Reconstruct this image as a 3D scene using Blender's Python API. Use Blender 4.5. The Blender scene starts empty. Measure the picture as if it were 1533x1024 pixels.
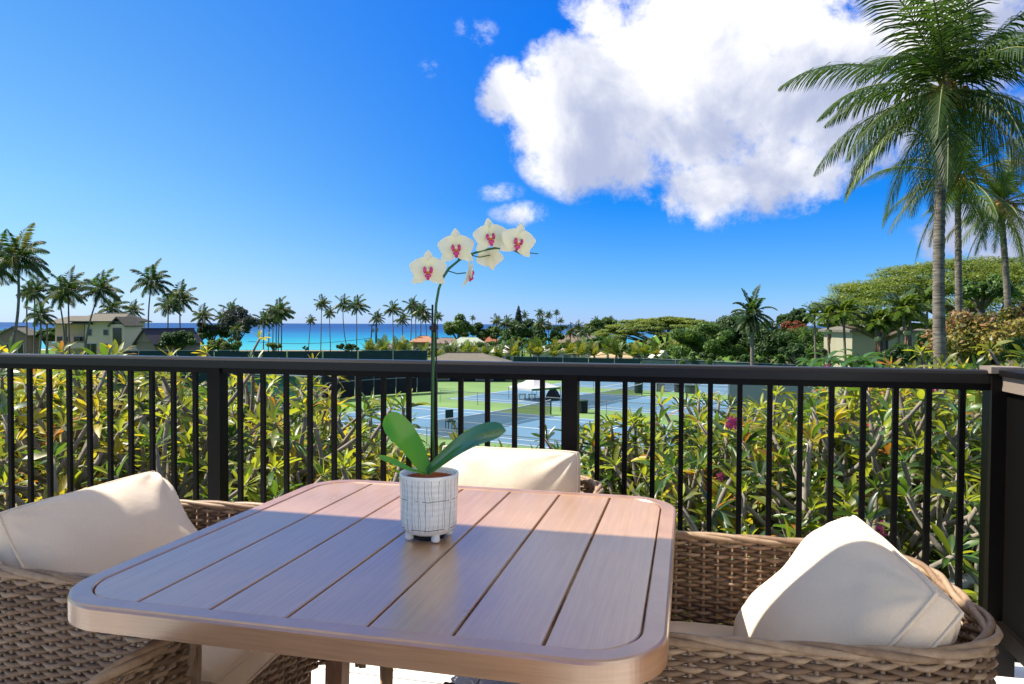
import bpy, math, random
import numpy as np
from mathutils import Vector, Matrix
random.seed(7); RNG = np.random.default_rng(7)
sc = bpy.context.scene
COL = sc.collection

# ------------------------------------------------------------------ camera
FPX = 1100.0; EYE = 1.20; PITCH = math.atan(27/FPX); ROLL = 0.0042; YAW = math.radians(13.5)
cam = bpy.data.cameras.new('camera'); cam.sensor_width = 36; cam.lens = 36*FPX/1533
cam.clip_start = 0.05; cam.clip_end = 60000
co = bpy.data.objects.new('camera', cam); COL.objects.link(co); sc.camera = co
fw = Vector((0, math.cos(PITCH), -math.sin(PITCH))); up0 = Vector((0, math.sin(PITCH), math.cos(PITCH))); r0 = Vector((1, 0, 0))
rt = r0*math.cos(ROLL)+up0*math.sin(ROLL); up = up0*math.cos(ROLL)-r0*math.sin(ROLL)
co.matrix_world = Matrix(((rt.x, up.x, -fw.x, 0), (rt.y, up.y, -fw.y, 0), (rt.z, up.z, -fw.z, EYE), (0, 0, 0, 1)))
C_, S_ = math.cos(YAW), math.sin(YAW)
def LW(a, b, z=0.0): return Vector((C_*a+S_*b, -S_*a+C_*b, z))       # terrace frame (a along the railing, b outwards) -> world

# ------------------------------------------------------------------ light
TO_SUN = LW(-0.62, -0.03, 0.785).normalized()
EL = math.asin(TO_SUN.z); AZ = math.atan2(TO_SUN.x, TO_SUN.y)
world = bpy.data.worlds.new('World'); sc.world = world; world.use_nodes = True
SKY_STRENGTH = 0.05
sun = bpy.data.lights.new('sun', 'SUN'); sun.energy = 3.4; sun.angle = math.radians(0.53); sun.color = (1.0, 0.93, 0.82)
so = bpy.data.objects.new('sun', sun); COL.objects.link(so); so.rotation_euler = (-TO_SUN).to_track_quat('-Z', 'Y').to_euler(); so.location = (-30, 5, 40)
sc.view_settings.view_transform = 'Standard'; sc.view_settings.look = 'None'
sc.view_settings.exposure = 1.6; sc.view_settings.gamma = 1.0
sc.view_settings.use_curve_mapping = False
sc.cycles.use_denoising = True
sc.cycles.max_bounces = 8; sc.cycles.transparent_max_bounces = 24; sc.cycles.sample_clamp_indirect = 6.0

def build_world():
    nt = world.node_tree; N = nt.nodes; Lk = nt.links
    for n in list(N): N.remove(n)
    out = N.new('ShaderNodeOutputWorld'); bg = N.new('ShaderNodeBackground')
    sky = N.new('ShaderNodeTexSky'); sky.sky_type = 'NISHITA'; sky.sun_disc = False
    sky.sun_elevation = EL; sky.sun_rotation = AZ; sky.air_density = 1.0; sky.dust_density = 0.2; sky.ozone_density = 3.0; sky.altitude = 20
    def m(op, a, b=None, c=None, clamp=False):
        n = N.new('ShaderNodeMath'); n.operation = op; n.use_clamp = clamp
        for i, v in enumerate((a, b, c)):
            if v is None: continue
            if isinstance(v, (int, float)): n.inputs[i].default_value = v
            else: Lk.new(v, n.inputs[i])
        return n.outputs[0]
    tc = N.new('ShaderNodeTexCoord'); sep = N.new('ShaderNodeSeparateXYZ'); Lk.new(tc.outputs['Generated'], sep.inputs[0])
    dy = m('MAXIMUM', sep.outputs['Y'], 0.05)
    px = m('DIVIDE', sep.outputs['X'], dy); pz = m('DIVIDE', sep.outputs['Z'], dy)
    cmb = N.new('ShaderNodeCombineXYZ'); Lk.new(px, cmb.inputs[0]); Lk.new(pz, cmb.inputs[1])
    def noise(scale, detail, rough, off, dist=0.0, stretch=None):
        mp = N.new('ShaderNodeMapping'); mp.inputs['Location'].default_value = off
        if stretch: mp.inputs['Scale'].default_value = stretch
        Lk.new(cmb.outputs[0], mp.inputs[0])
        n = N.new('ShaderNodeTexNoise'); n.inputs['Scale'].default_value = scale; n.inputs['Detail'].default_value = detail
        n.inputs['Roughness'].default_value = rough; n.inputs['Distortion'].default_value = dist
        Lk.new(mp.outputs[0], n.inputs['Vector']); return n.outputs['Fac']
    # banks of cumulus, given as soft lobes on the sky dome
    lobes = [(.095, .285, .125, .135, 1.1), (.25, .30, .20, .165, 1.2), (.41, .33, .185, .165, 1.2), (.27, .185, .10, .075, 1.1), (.36, .215, .12, .08, 1.1), (.15, .22, .10, .065, 1.1),
             (.33, .45, .22, .10, 1.1), (.56, .42, .22, .16, 1.0), (.11, .42, .06, .05, .8),
             (-.012, .315, .05, .055, .95), (-.10, .335, .055, .032, .5), (.70, .115, .15, .07, .8), (.61, .125, .09, .06, .8), (.012, .150, .055, .024, .46), (-.02, .178, .05, .02, .36), (-.055, .39, .05, .035, .34), (-.05, .34, .05, .05, .34), (.85, .36, .3, .16, .8)]
    tot = None
    for cx, cz, rx, rz, w in lobes:
        ex = m('DIVIDE', m('SUBTRACT', px, cx), rx); ez = m('DIVIDE', m('SUBTRACT', pz, cz), rz)
        d = m('MULTIPLY', m('MAXIMUM', m('SUBTRACT', 1.0, m('ADD', m('MULTIPLY', ex, ex), m('MULTIPLY', ez, ez))), 0.0), w)
        tot = d if tot is None else m('MAXIMUM', tot, d)
    n1 = noise(4.6, 12, .62, (3.1, 1.7, 0), .15); n2 = noise(19.0, 10, .66, (0.3, 5.0, 0), .2)
    nn = m('ADD', m('MULTIPLY', m('SUBTRACT', n1, .5), 2.1), m('MULTIPLY', m('SUBTRACT', n2, .5), 1.5))
    near = m('MINIMUM', m('MULTIPLY', tot, 3.5), 1.0)
    dens = m('SUBTRACT', m('ADD', m('MULTIPLY', tot, 1.05), m('MULTIPLY', nn, m('MULTIPLY', near, 1.15))), .17)
    mr = N.new('ShaderNodeMapRange'); mr.interpolation_type = 'SMOOTHSTEP'; mr.inputs['From Min'].default_value = 0.0; mr.inputs['From Max'].default_value = .72; Lk.new(dens, mr.inputs['Value'])
    # broken cloud layer overhead, out of view, added to brighten the shade
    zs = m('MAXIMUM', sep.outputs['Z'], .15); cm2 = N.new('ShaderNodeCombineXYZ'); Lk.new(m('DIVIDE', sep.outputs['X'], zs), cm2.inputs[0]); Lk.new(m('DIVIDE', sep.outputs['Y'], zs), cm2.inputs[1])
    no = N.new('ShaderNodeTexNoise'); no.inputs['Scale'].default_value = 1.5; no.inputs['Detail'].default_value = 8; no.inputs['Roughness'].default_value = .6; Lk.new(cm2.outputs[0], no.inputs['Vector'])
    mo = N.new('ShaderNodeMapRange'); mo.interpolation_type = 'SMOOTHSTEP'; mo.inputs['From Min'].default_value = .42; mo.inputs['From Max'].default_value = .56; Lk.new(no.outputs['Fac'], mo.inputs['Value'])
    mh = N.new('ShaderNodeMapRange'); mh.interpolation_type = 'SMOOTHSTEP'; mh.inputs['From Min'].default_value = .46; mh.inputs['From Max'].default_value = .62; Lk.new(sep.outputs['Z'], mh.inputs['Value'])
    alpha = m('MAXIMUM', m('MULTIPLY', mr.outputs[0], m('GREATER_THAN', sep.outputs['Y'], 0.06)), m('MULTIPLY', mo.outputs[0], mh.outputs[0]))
    # grey body where the cloud is thick and away from the sun (right, low side)
    n3 = noise(5.5, 8, .55, (8.2, 2.2, 0), .3)
    side = m('ADD', m('MULTIPLY', m('SUBTRACT', px, .30), .9), m('MULTIPLY', m('SUBTRACT', .30, pz), 1.5))
    thick = m('ADD', m('MULTIPLY', m('SUBTRACT', n3, .47), 3.4), side)
    mr2 = N.new('ShaderNodeMapRange'); mr2.interpolation_type = 'SMOOTHSTEP'; mr2.inputs['From Min'].default_value = -.30; mr2.inputs['From Max'].default_value = .60; Lk.new(thick, mr2.inputs['Value'])
    cc = N.new('ShaderNodeMix'); cc.data_type = 'RGBA'; Lk.new(mr2.outputs[0], cc.inputs[0])
    cc.inputs[6].default_value = (.37, .37, .38, 1); cc.inputs[7].default_value = (.165, .185, .255, 1)
    # colour tint over the clear sky by height above the horizon, paler round the sun's bearing
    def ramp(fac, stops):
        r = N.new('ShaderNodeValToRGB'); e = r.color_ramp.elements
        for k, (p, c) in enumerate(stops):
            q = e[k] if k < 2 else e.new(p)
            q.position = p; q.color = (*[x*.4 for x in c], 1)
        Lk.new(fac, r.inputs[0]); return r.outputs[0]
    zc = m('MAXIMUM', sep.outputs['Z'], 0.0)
    t_away = ramp(zc, [(0, (.66, 1.0, 2.1)), (1, (.40, .9, 1.6)), (.05, (.40, .85, 1.58)), (.16, (.055, .66, 1.58)), (.38, (.03, .78, 2.05))])  # overhead stops kept less blue, for more neutral fill in the shade
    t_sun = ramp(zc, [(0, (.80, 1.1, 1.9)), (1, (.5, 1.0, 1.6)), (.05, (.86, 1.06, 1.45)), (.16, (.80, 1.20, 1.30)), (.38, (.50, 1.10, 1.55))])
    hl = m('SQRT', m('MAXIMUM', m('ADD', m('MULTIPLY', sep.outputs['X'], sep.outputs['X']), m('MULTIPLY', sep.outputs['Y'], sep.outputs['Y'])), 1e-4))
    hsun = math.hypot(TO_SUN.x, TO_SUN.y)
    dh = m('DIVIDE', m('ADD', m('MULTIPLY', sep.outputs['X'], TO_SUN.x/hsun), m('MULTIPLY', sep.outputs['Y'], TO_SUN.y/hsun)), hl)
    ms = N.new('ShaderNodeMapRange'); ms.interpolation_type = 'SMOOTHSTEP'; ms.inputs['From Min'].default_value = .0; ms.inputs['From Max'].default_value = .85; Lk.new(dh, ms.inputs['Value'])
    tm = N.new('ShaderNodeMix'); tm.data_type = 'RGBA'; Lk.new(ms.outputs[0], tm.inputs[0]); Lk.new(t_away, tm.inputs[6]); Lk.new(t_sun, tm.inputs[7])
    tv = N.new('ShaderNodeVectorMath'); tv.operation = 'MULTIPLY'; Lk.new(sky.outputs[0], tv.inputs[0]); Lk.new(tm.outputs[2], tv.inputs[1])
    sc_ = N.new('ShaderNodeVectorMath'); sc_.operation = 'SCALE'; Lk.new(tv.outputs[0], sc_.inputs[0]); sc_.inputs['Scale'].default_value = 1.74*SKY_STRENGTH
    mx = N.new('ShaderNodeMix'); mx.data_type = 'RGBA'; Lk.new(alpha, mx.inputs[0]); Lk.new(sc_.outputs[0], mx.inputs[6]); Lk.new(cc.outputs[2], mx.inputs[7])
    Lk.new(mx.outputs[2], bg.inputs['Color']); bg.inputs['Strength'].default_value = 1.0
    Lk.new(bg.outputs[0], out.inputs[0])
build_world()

# ------------------------------------------------------------------ helpers
def ray(u, v):
    x = u-766.5+ROLL*(v-512); y = v-512-ROLL*(u-766.5)
    x /= FPX; y = -y/FPX
    return Vector((x, math.cos(PITCH)+y*math.sin(PITCH), -math.sin(PITCH)+y*math.cos(PITCH)))
def P(u, v, Y):                                   # world point seen in direction (u, v), Y metres ahead
    r = ray(u, v); t = Y/r.y; return Vector((r.x*t, Y, EYE+r.z*t))
def onB(u, v, b):                                 # the same, on the terrace plane b = const
    r = ray(u, v); t = b/(S_*r.x+C_*r.y); return Vector((r.x*t, r.y*t, EYE+r.z*t))
def sm(a, b, x):
    t = min(max((x-a)/(b-a), 0), 1); return t*t*(3-2*t)

MATS = {}
def mat(name, col, rough=.7, spec=.3, metal=0, noise=None, bump=0, bscale=60, trans=0, tcol=None, coat=0, stretch=None, detail=6, obj_rand=0, sheen=0):
    """noise = (scale, second colour, low, high): two-tone procedural colour; trans = share of translucent light (leaves)"""
    if name in MATS: return MATS[name]
    M = bpy.data.materials.new(name); M.use_nodes = True; MATS[name] = M
    nt = M.node_tree; N = nt.nodes; Lk = nt.links
    b = N['Principled BSDF']; o = N['Material Output']
    b.inputs['Base Color'].default_value = (*col, 1); b.inputs['Roughness'].default_value = rough
    b.inputs['Specular IOR Level'].default_value = spec; b.inputs['Metallic'].default_value = metal; b.inputs['Coat Weight'].default_value = coat
    if sheen: b.inputs['Sheen Weight'].default_value = sheen
    tc = N.new('ShaderNodeTexCoord'); vec = tc.outputs['Object']
    if stretch:
        mp = N.new('ShaderNodeMapping'); mp.inputs['Scale'].default_value = stretch; Lk.new(vec, mp.inputs[0]); vec = mp.outputs[0]
    colout = None
    if noise:
        n = N.new('ShaderNodeTexNoise'); n.inputs['Scale'].default_value = noise[0]; n.inputs['Detail'].default_value = detail; n.inputs['Roughness'].default_value = .6
        Lk.new(vec, n.inputs['Vector'])
        r = N.new('ShaderNodeValToRGB'); r.color_ramp.elements[0].position = noise[2]; r.color_ramp.elements[1].position = noise[3]
        r.color_ramp.elements[0].color = (*col, 1); r.color_ramp.elements[1].color = (*noise[1], 1)
        Lk.new(n.outputs['Fac'], r.inputs[0]); colout = r.outputs[0]
    if obj_rand:
        oi = N.new('ShaderNodeObjectInfo'); h = N.new('ShaderNodeHueSaturation'); mr = N.new('ShaderNodeMapRange')
        mr.inputs['To Min'].default_value = 1-obj_rand; mr.inputs['To Max'].default_value = 1+obj_rand; Lk.new(oi.outputs['Random'], mr.inputs['Value']); Lk.new(mr.outputs[0], h.inputs['Value'])
        if colout is not None: Lk.new(colout, h.inputs['Color'])
        else: h.inputs['Color'].default_value = (*col, 1)
        colout = h.outputs[0]
    if colout is not None: Lk.new(colout, b.inputs['Base Color'])
    if bump:
        n = N.new('ShaderNodeTexNoise'); n.inputs['Scale'].default_value = bscale; n.inputs['Detail'].default_value = 5; Lk.new(vec, n.inputs['Vector'])
        bp = N.new('ShaderNodeBump'); bp.inputs['Strength'].default_value = bump; bp.inputs['Distance'].default_value = .01; Lk.new(n.outputs['Fac'], bp.inputs['Height']); Lk.new(bp.outputs[0], b.inputs['Normal'])
    if trans:
        t = N.new('ShaderNodeBsdfTranslucent'); t.inputs[0].default_value = (*(tcol or col), 1)
        ms = N.new('ShaderNodeMixShader'); ms.inputs[0].default_value = trans; Lk.new(b.outputs[0], ms.inputs[1]); Lk.new(t.outputs[0], ms.inputs[2]); Lk.new(ms.outputs[0], o.inputs[0])
    return M
def see_through(name, col, alpha, rough=.6):
    """woven wire or netting: partly open"""
    if name in MATS: return MATS[name]
    M = mat(name, col, rough); nt = M.node_tree; N = nt.nodes
    t = N.new('ShaderNodeBsdfTransparent'); ms = N.new('ShaderNodeMixShader'); ms.inputs[0].default_value = alpha
    nt.links.new(t.outputs[0], ms.inputs[1]); nt.links.new(N['Principled BSDF'].outputs[0], ms.inputs[2]); nt.links.new(ms.outputs[0], N['Material Output'].inputs[0]); return M

class MB:
    def __init__(s): s.v = []; s.f = []; s.m = []
    def add(s, vs, fs, mi=0):
        o = len(s.v); s.v.extend(tuple(x) for x in vs); s.f.extend(tuple(i+o for i in f) for f in fs); s.m.extend([mi]*len(fs)); return s
    def box(s, c, d, mi=0, rz=0, mtx=None):
        x, y, z = d[0]/2, d[1]/2, d[2]/2; ca, sa = math.cos(rz), math.sin(rz); vs = []
        for i in range(8):
            px, py, pz = (x if i & 1 else -x), (y if i & 2 else -y), (z if i & 4 else -z)
            p = Vector((px*ca-py*sa, px*sa+py*ca, pz))
            if mtx is not None: p = mtx @ p
            vs.append((c[0]+p.x, c[1]+p.y, c[2]+p.z))
        return s.add(vs, [(0, 2, 3, 1), (4, 5, 7, 6), (0, 1, 5, 4), (2, 6, 7, 3), (0, 4, 6, 2), (1, 3, 7, 5)], mi)
    def bar(s, a, b, w, h, mi=0):                 # rectangular bar from a to b (h measured upwards)
        a = Vector(a); b = Vector(b); d = (b-a).normalized(); u = Vector((0, 0, 1)) if abs(d.z) < .95 else Vector((0, 1, 0))
        sx = d.cross(u).normalized()*(w/2); sz = sx.cross(d).normalized()*(h/2); vs = []
        for p in (a, b):
            for i, j in ((-1, -1), (1, -1), (1, 1), (-1, 1)): vs.append(p+sx*i+sz*j)
        return s.add(vs, [(0, 1, 2, 3), (7, 6, 5, 4), (0, 4, 5, 1), (1, 5, 6, 2), (2, 6, 7, 3), (3, 7, 4, 0)], mi)
    def tube(s, pts, rad, n=8, mi=0, cap=True, flat=1.0):
        pts = [Vector(p) for p in pts]; k = len(pts); rad = rad if hasattr(rad, '__len__') else [rad]*k
        vs = []; ref = None
        for i, p in enumerate(pts):
            d = (pts[min(i+1, k-1)]-pts[max(i-1, 0)]); d = d.normalized() if d.length > 1e-9 else Vector((0, 0, 1))
            if ref is None: ref = (Vector((1, 0, 0)) if abs(d.x) < .8 else Vector((0, 1, 0)))
            x = (ref-d*ref.dot(d)).normalized(); y = d.cross(x); ref = x
            for j in range(n):
                t = 2*math.pi*j/n; vs.append(p+x*(rad[i]*math.cos(t))+y*(rad[i]*math.sin(t)*flat))
        fs = [(i*n+j, i*n+(j+1) % n, (i+1)*n+(j+1) % n, (i+1)*n+j) for i in range(k-1) for j in range(n)]
        if cap: fs += [tuple(range(n-1, -1, -1)), tuple(range((k-1)*n, k*n))]
        return s.add(vs, fs, mi)
    def lathe(s, prof, n=32, c=(0, 0, 0), mi=0):
        vs = []; k = len(prof)
        for r, z in prof:
            for j in range(n): t = 2*math.pi*j/n; vs.append((c[0]+r*math.cos(t), c[1]+r*math.sin(t), c[2]+z))
        return s.add(vs, [(i*n+j, i*n+(j+1) % n, (i+1)*n+(j+1) % n, (i+1)*n+j) for i in range(k-1) for j in range(n)], mi)
    def poly(s, pts, z0, z1, mi=0):               # prism over an outline
        n = len(pts); vs = [(p[0], p[1], z0) for p in pts]+[(p[0], p[1], z1) for p in pts]
        return s.add(vs, [tuple(range(n-1, -1, -1)), tuple(range(n, 2*n))]+[(i, (i+1) % n, n+(i+1) % n, n+i) for i in range(n)], mi)
    def grid(s, fn, nu, nv, mi=0):
        vs = [fn(i/nu, j/nv) for j in range(nv+1) for i in range(nu+1)]
        return s.add(vs, [(j*(nu+1)+i, j*(nu+1)+i+1, (j+1)*(nu+1)+i+1, (j+1)*(nu+1)+i) for j in range(nv) for i in range(nu)], mi)
    def mesh(s, name, mats, smooth=False):
        me = bpy.data.meshes.new(name); me.from_pydata(s.v, [], s.f)
        for M in (mats if isinstance(mats, (list, tuple)) else [mats]): me.materials.append(M)
        me.polygons.foreach_set('material_index', s.m)
        if smooth: me.polygons.foreach_set('use_smooth', [True]*len(s.f))
        me.update(); return me
def link(name, me, parent=None, loc=None, rz=None):
    o = bpy.data.objects.new(name, me); COL.objects.link(o)
    if parent is not None: o.parent = parent
    if loc is not None: o.location = loc
    if rz is not None: o.rotation_euler = (0, 0, rz)
    return o
def build(name, mb, mats, parent=None, smooth=False, loc=None, rz=None): return link(name, mb.mesh(name, mats, smooth), parent, loc, rz)
def quads(name, V, mats, mi=None):                # V: (n,4,3) leaf blades, one material index each
    V = np.asarray(V, dtype=np.float32); n = len(V); me = bpy.data.meshes.new(name)
    me.vertices.add(n*4); me.vertices.foreach_set('co', V.reshape(-1))
    me.loops.add(n*4); me.loops.foreach_set('vertex_index', np.arange(n*4, dtype=np.int32))
    me.polygons.add(n); me.polygons.foreach_set('loop_start', np.arange(0, n*4, 4, dtype=np.int32)); me.polygons.foreach_set('loop_total', np.full(n, 4, dtype=np.int32))
    for M in mats: me.materials.append(M)
    if mi is not None: me.polygons.foreach_set('material_index', np.asarray(mi, dtype=np.int32))
    me.update(calc_edges=True); return me
def tag(o, label=None, cat=None, group=None, kind=None):
    if label: o['label'] = label
    if cat: o['category'] = cat
    if group: o['group'] = group
    if kind: o['kind'] = kind
    return o
def thing(name, label, cat, loc=(0, 0, 0), rz=0, group=None):
    o = bpy.data.objects.new(name, None); COL.objects.link(o); o.location = loc; o.rotation_euler = (0, 0, rz); o.empty_display_size = .1
    return tag(o, label, cat, group)
def copy_tree(o, parent=None):
    c = o.copy(); COL.objects.link(c); c.parent = parent
    for ch in o.children: copy_tree(ch, c)
    return c
# ------------------------------------------------------------------ land and sea
SEA = -20.0
def gz(x, y):
    z = -3.4-1.6*sm(13, 19, y+.25*x)
    if y > 105:
        r = sm(.10, .22, x/max(y, 1))
        left = -5-(y-105)/480*15.5-max(0, y-600)*.05; right = -5-(y-105)*.004
        z = left*(1-r)+right*r
    return z
def terrain():
    xs = sorted(set([-900, -700, -500, -350, -250, -180, -130]+list(range(-100, 101, 5))+[130, 170, 220, 300, 400, 550, 800, 1200, 1800]))
    ys = sorted(set([-25, -10]+list(range(0, 40, 2))+list(range(40, 160, 8))+[180, 220, 260, 320, 380, 440, 500, 540, 570, 600, 630, 680, 800, 1100, 1600]))
    vs = [(x, y, gz(x, y)) for y in ys for x in xs]; n = len(xs); mb = MB()
    mb.add(vs, [(j*n+i, j*n+i+1, (j+1)*n+i+1, (j+1)*n+i) for j in range(len(ys)-1) for i in range(n-1)])
    M = mat('lawn', (.05, .12, .012), .9, .1, noise=(.9, (.11, .17, .022), .35, .7), bump=.5, bscale=14)
    nt = M.node_tree; N = nt.nodes; geo = N.new('ShaderNodeNewGeometry'); sp = N.new('ShaderNodeSeparateXYZ'); nt.links.new(geo.outputs['Position'], sp.inputs[0])
    mr = N.new('ShaderNodeMapRange'); mr.inputs['From Min'].default_value = -17.6; mr.inputs['From Max'].default_value = -16.6; mr.inputs['To Min'].default_value = 1; mr.inputs['To Max'].default_value = 0; nt.links.new(sp.outputs['Z'], mr.inputs['Value'])
    mx = N.new('ShaderNodeMix'); mx.data_type = 'RGBA'; nt.links.new(mr.outputs[0], mx.inputs[0]); b = N['Principled BSDF']
    src = b.inputs['Base Color'].links[0].from_socket; nt.links.new(src, mx.inputs[6]); mx.inputs[7].default_value = (.55, .46, .33, 1); nt.links.new(mx.outputs[2], b.inputs['Base Color'])
    o = build('ground', mb, M, smooth=True); tag(o, kind='structure')
    # sea: pale over the sandy shallows, deep blue offshore
    W = bpy.data.materials.new('sea_water'); W.use_nodes = True; nt = W.node_tree; N = nt.nodes; b = N['Principled BSDF']
    geo = N.new('ShaderNodeNewGeometry'); sp = N.new('ShaderNodeSeparateXYZ'); nt.links.new(geo.outputs['Position'], sp.inputs[0])
    nz = N.new('ShaderNodeTexNoise'); nz.inputs['Scale'].default_value = 1; nz.inputs['Detail'].default_value = 4
    mp = N.new('ShaderNodeMapping'); mp.inputs['Scale'].default_value = (.0012, .012, 1); nt.links.new(geo.outputs['Position'], mp.inputs[0]); nt.links.new(mp.outputs[0], nz.inputs['Vector'])
    ad = N.new('ShaderNodeMath'); ad.operation = 'MULTIPLY_ADD'; nt.links.new(nz.outputs['Fac'], ad.inputs[0]); ad.inputs[1].default_value = 420; nt.links.new(sp.outputs['Y'], ad.inputs[2])
    mr = N.new('ShaderNodeMapRange'); mr.inputs['From Min'].default_value = 750; mr.inputs['From Max'].default_value = 3600; nt.links.new(ad.outputs[0], mr.inputs['Value'])
    rp = N.new('ShaderNodeValToRGB'); e = rp.color_ramp.elements; e[0].position = 0; e[0].color = (.045, .27, .30, 1); e[1].position = 1; e[1].color = (.006, .045, .155, 1)
    for p, c in ((.10, (.010, .20, .285)), (.24, (.006, .13, .26)), (.5, (.005, .07, .20))): k = e.new(p); k.color = (*c, 1)
    nt.links.new(mr.outputs[0], rp.inputs[0]); nt.links.new(rp.outputs[0], b.inputs['Base Color']); b.inputs['Roughness'].default_value = .55; b.inputs['Specular IOR Level'].default_value = .12
    mb = MB(); mb.add([(-30000, 400, SEA), (30000, 400, SEA), (30000, 40000, SEA), (-30000, 40000, SEA)], [(0, 1, 2, 3)]); tag(build('sea', mb, W), kind='structure')
terrain()

# ------------------------------------------------------------------ terrace: floor tiles, ceiling, added bounce wall out of view
RZ = -YAW
lan = lambda: (0, 0, 0)
M_tile = mat('white_tile', (.80, .78, .74), .45, .4, noise=(9, (.74, .71, .66), .4, .7), obj_rand=.03)
M_grout = mat('grout', (.45, .43, .40), .9)
def terrace():
    fl = build('floor', MB().box((-.6, -.02, -.13), (9.0, 5.96, .246)), M_grout, rz=RZ); tag(fl, kind='structure')
    g = .305; tm = MB().box((0, 0, 0), (g-.006, g-.006, .012)).mesh('tile', M_tile)
    for i in range(13):
        for j in range(9):
            link('tile', tm, fl, (-2.35+i*g, .45+j*g*1.0-.14, -.002))
    M_pl = mat('white_plaster', (.80, .78, .74), .9, bump=.2, bscale=90)
    ce = build('eave_strip', MB().box((-.8, 1.05, 2.62), (9.0, .96, .24)), M_pl, rz=RZ); tag(ce, kind='structure')  # unseen eave inferred from its shadow, cut narrow to let in more fill
    sw = build('wall', MB().box((1.98, -1.55, 1.30), (.20, 4.6, 2.88)), M_pl, rz=RZ); tag(sw, kind='structure')  # unseen side wall, added to bounce sunlight onto the shaded table and pillows
terrace()

# ------------------------------------------------------------------ railing
M_rail = mat('bronze_rail', (.0045, .0034, .0028), .42, .14, noise=(5, (.0065, .0048, .004), .4, .7), bump=.05, bscale=200)
M_taupe = mat('taupe_cap', (.21, .17, .135), .5, .4)
def railing():
    t = thing('balcony_railing', 'dark bronze metal railing with thin upright bars around the terrace', 'railing', LW(0, 2.85), RZ)
    posts = [-3.6, -2.022, -.447]; ends = [-3.6, -2.022, -.447, 1.035]
    for a in posts: build('post', MB().box((a, 0, .51), (.062, .062, 1.02)), M_rail, t)
    # long top rail with a small rounded cap
    L0, L1 = -3.9, 1.01
    prof = [(-.034, 1.003), (-.034, 1.036), (-.029, 1.045), (-.02, 1.049), (.02, 1.049), (.029, 1.045), (.034, 1.036), (.034, 1.003)]
    mb = MB(); n = len(prof); mb.add([(x, y, z) for x in (L0, L1) for y, z in prof], [(i, (i+1) % n, n+(i+1) % n, n+i) for i in range(n)]+[tuple(range(n)), tuple(range(2*n-1, n-1, -1))])
    build('top_rail', mb, mat('rail_cap', (.006, .0045, .004), .3, .4), t)
    build('top_channel', MB().box(((L0+L1)/2, 0, .991), (L1-L0, .04, .024)), M_rail, t)
    bm = MB().box((0, 0, .575), (.0185, .0185, .81)).mesh('baluster', M_rail)
    for i in range(3):
        a0, a1 = ends[i], ends[i+1]; n = 14
        for k in range(1, n): link('baluster', bm, t, (a0+(a1-a0)*k/n, 0, 0))
        build('bottom_rail', MB().box(((a0+a1)/2, 0, .143), (a1-a0-.062, .034, .045)), M_rail, t)
    # corner post and the solid return towards the building
    cp = build('corner_post', MB().box((1.047, -.005, .52), (.085, .085, 1.04)), M_rail, t)
    build('post_cap', MB().box((1.05, -.005, 1.05), (.105, .105, .022)), M_taupe, cp)
    pn = build('side_panel', MB().box((1.06, -1.0, .595), (.022, 1.9, .80)), mat('black_panel', (.0025, .002, .0018), .6, .08), t)
    build('side_frame', MB().box((1.06, -1.0, .165), (.06, 1.9, .06)), M_rail, pn)
    sr = build('side_rail', MB().box((1.06, -1.0, 1.005), (.052, 1.9, .05)), M_taupe, t)
    build('rail_lip', MB().box((1.06, -1.0, 1.041), (.078, 1.9, .020)), M_rail, sr)
railing()

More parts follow.
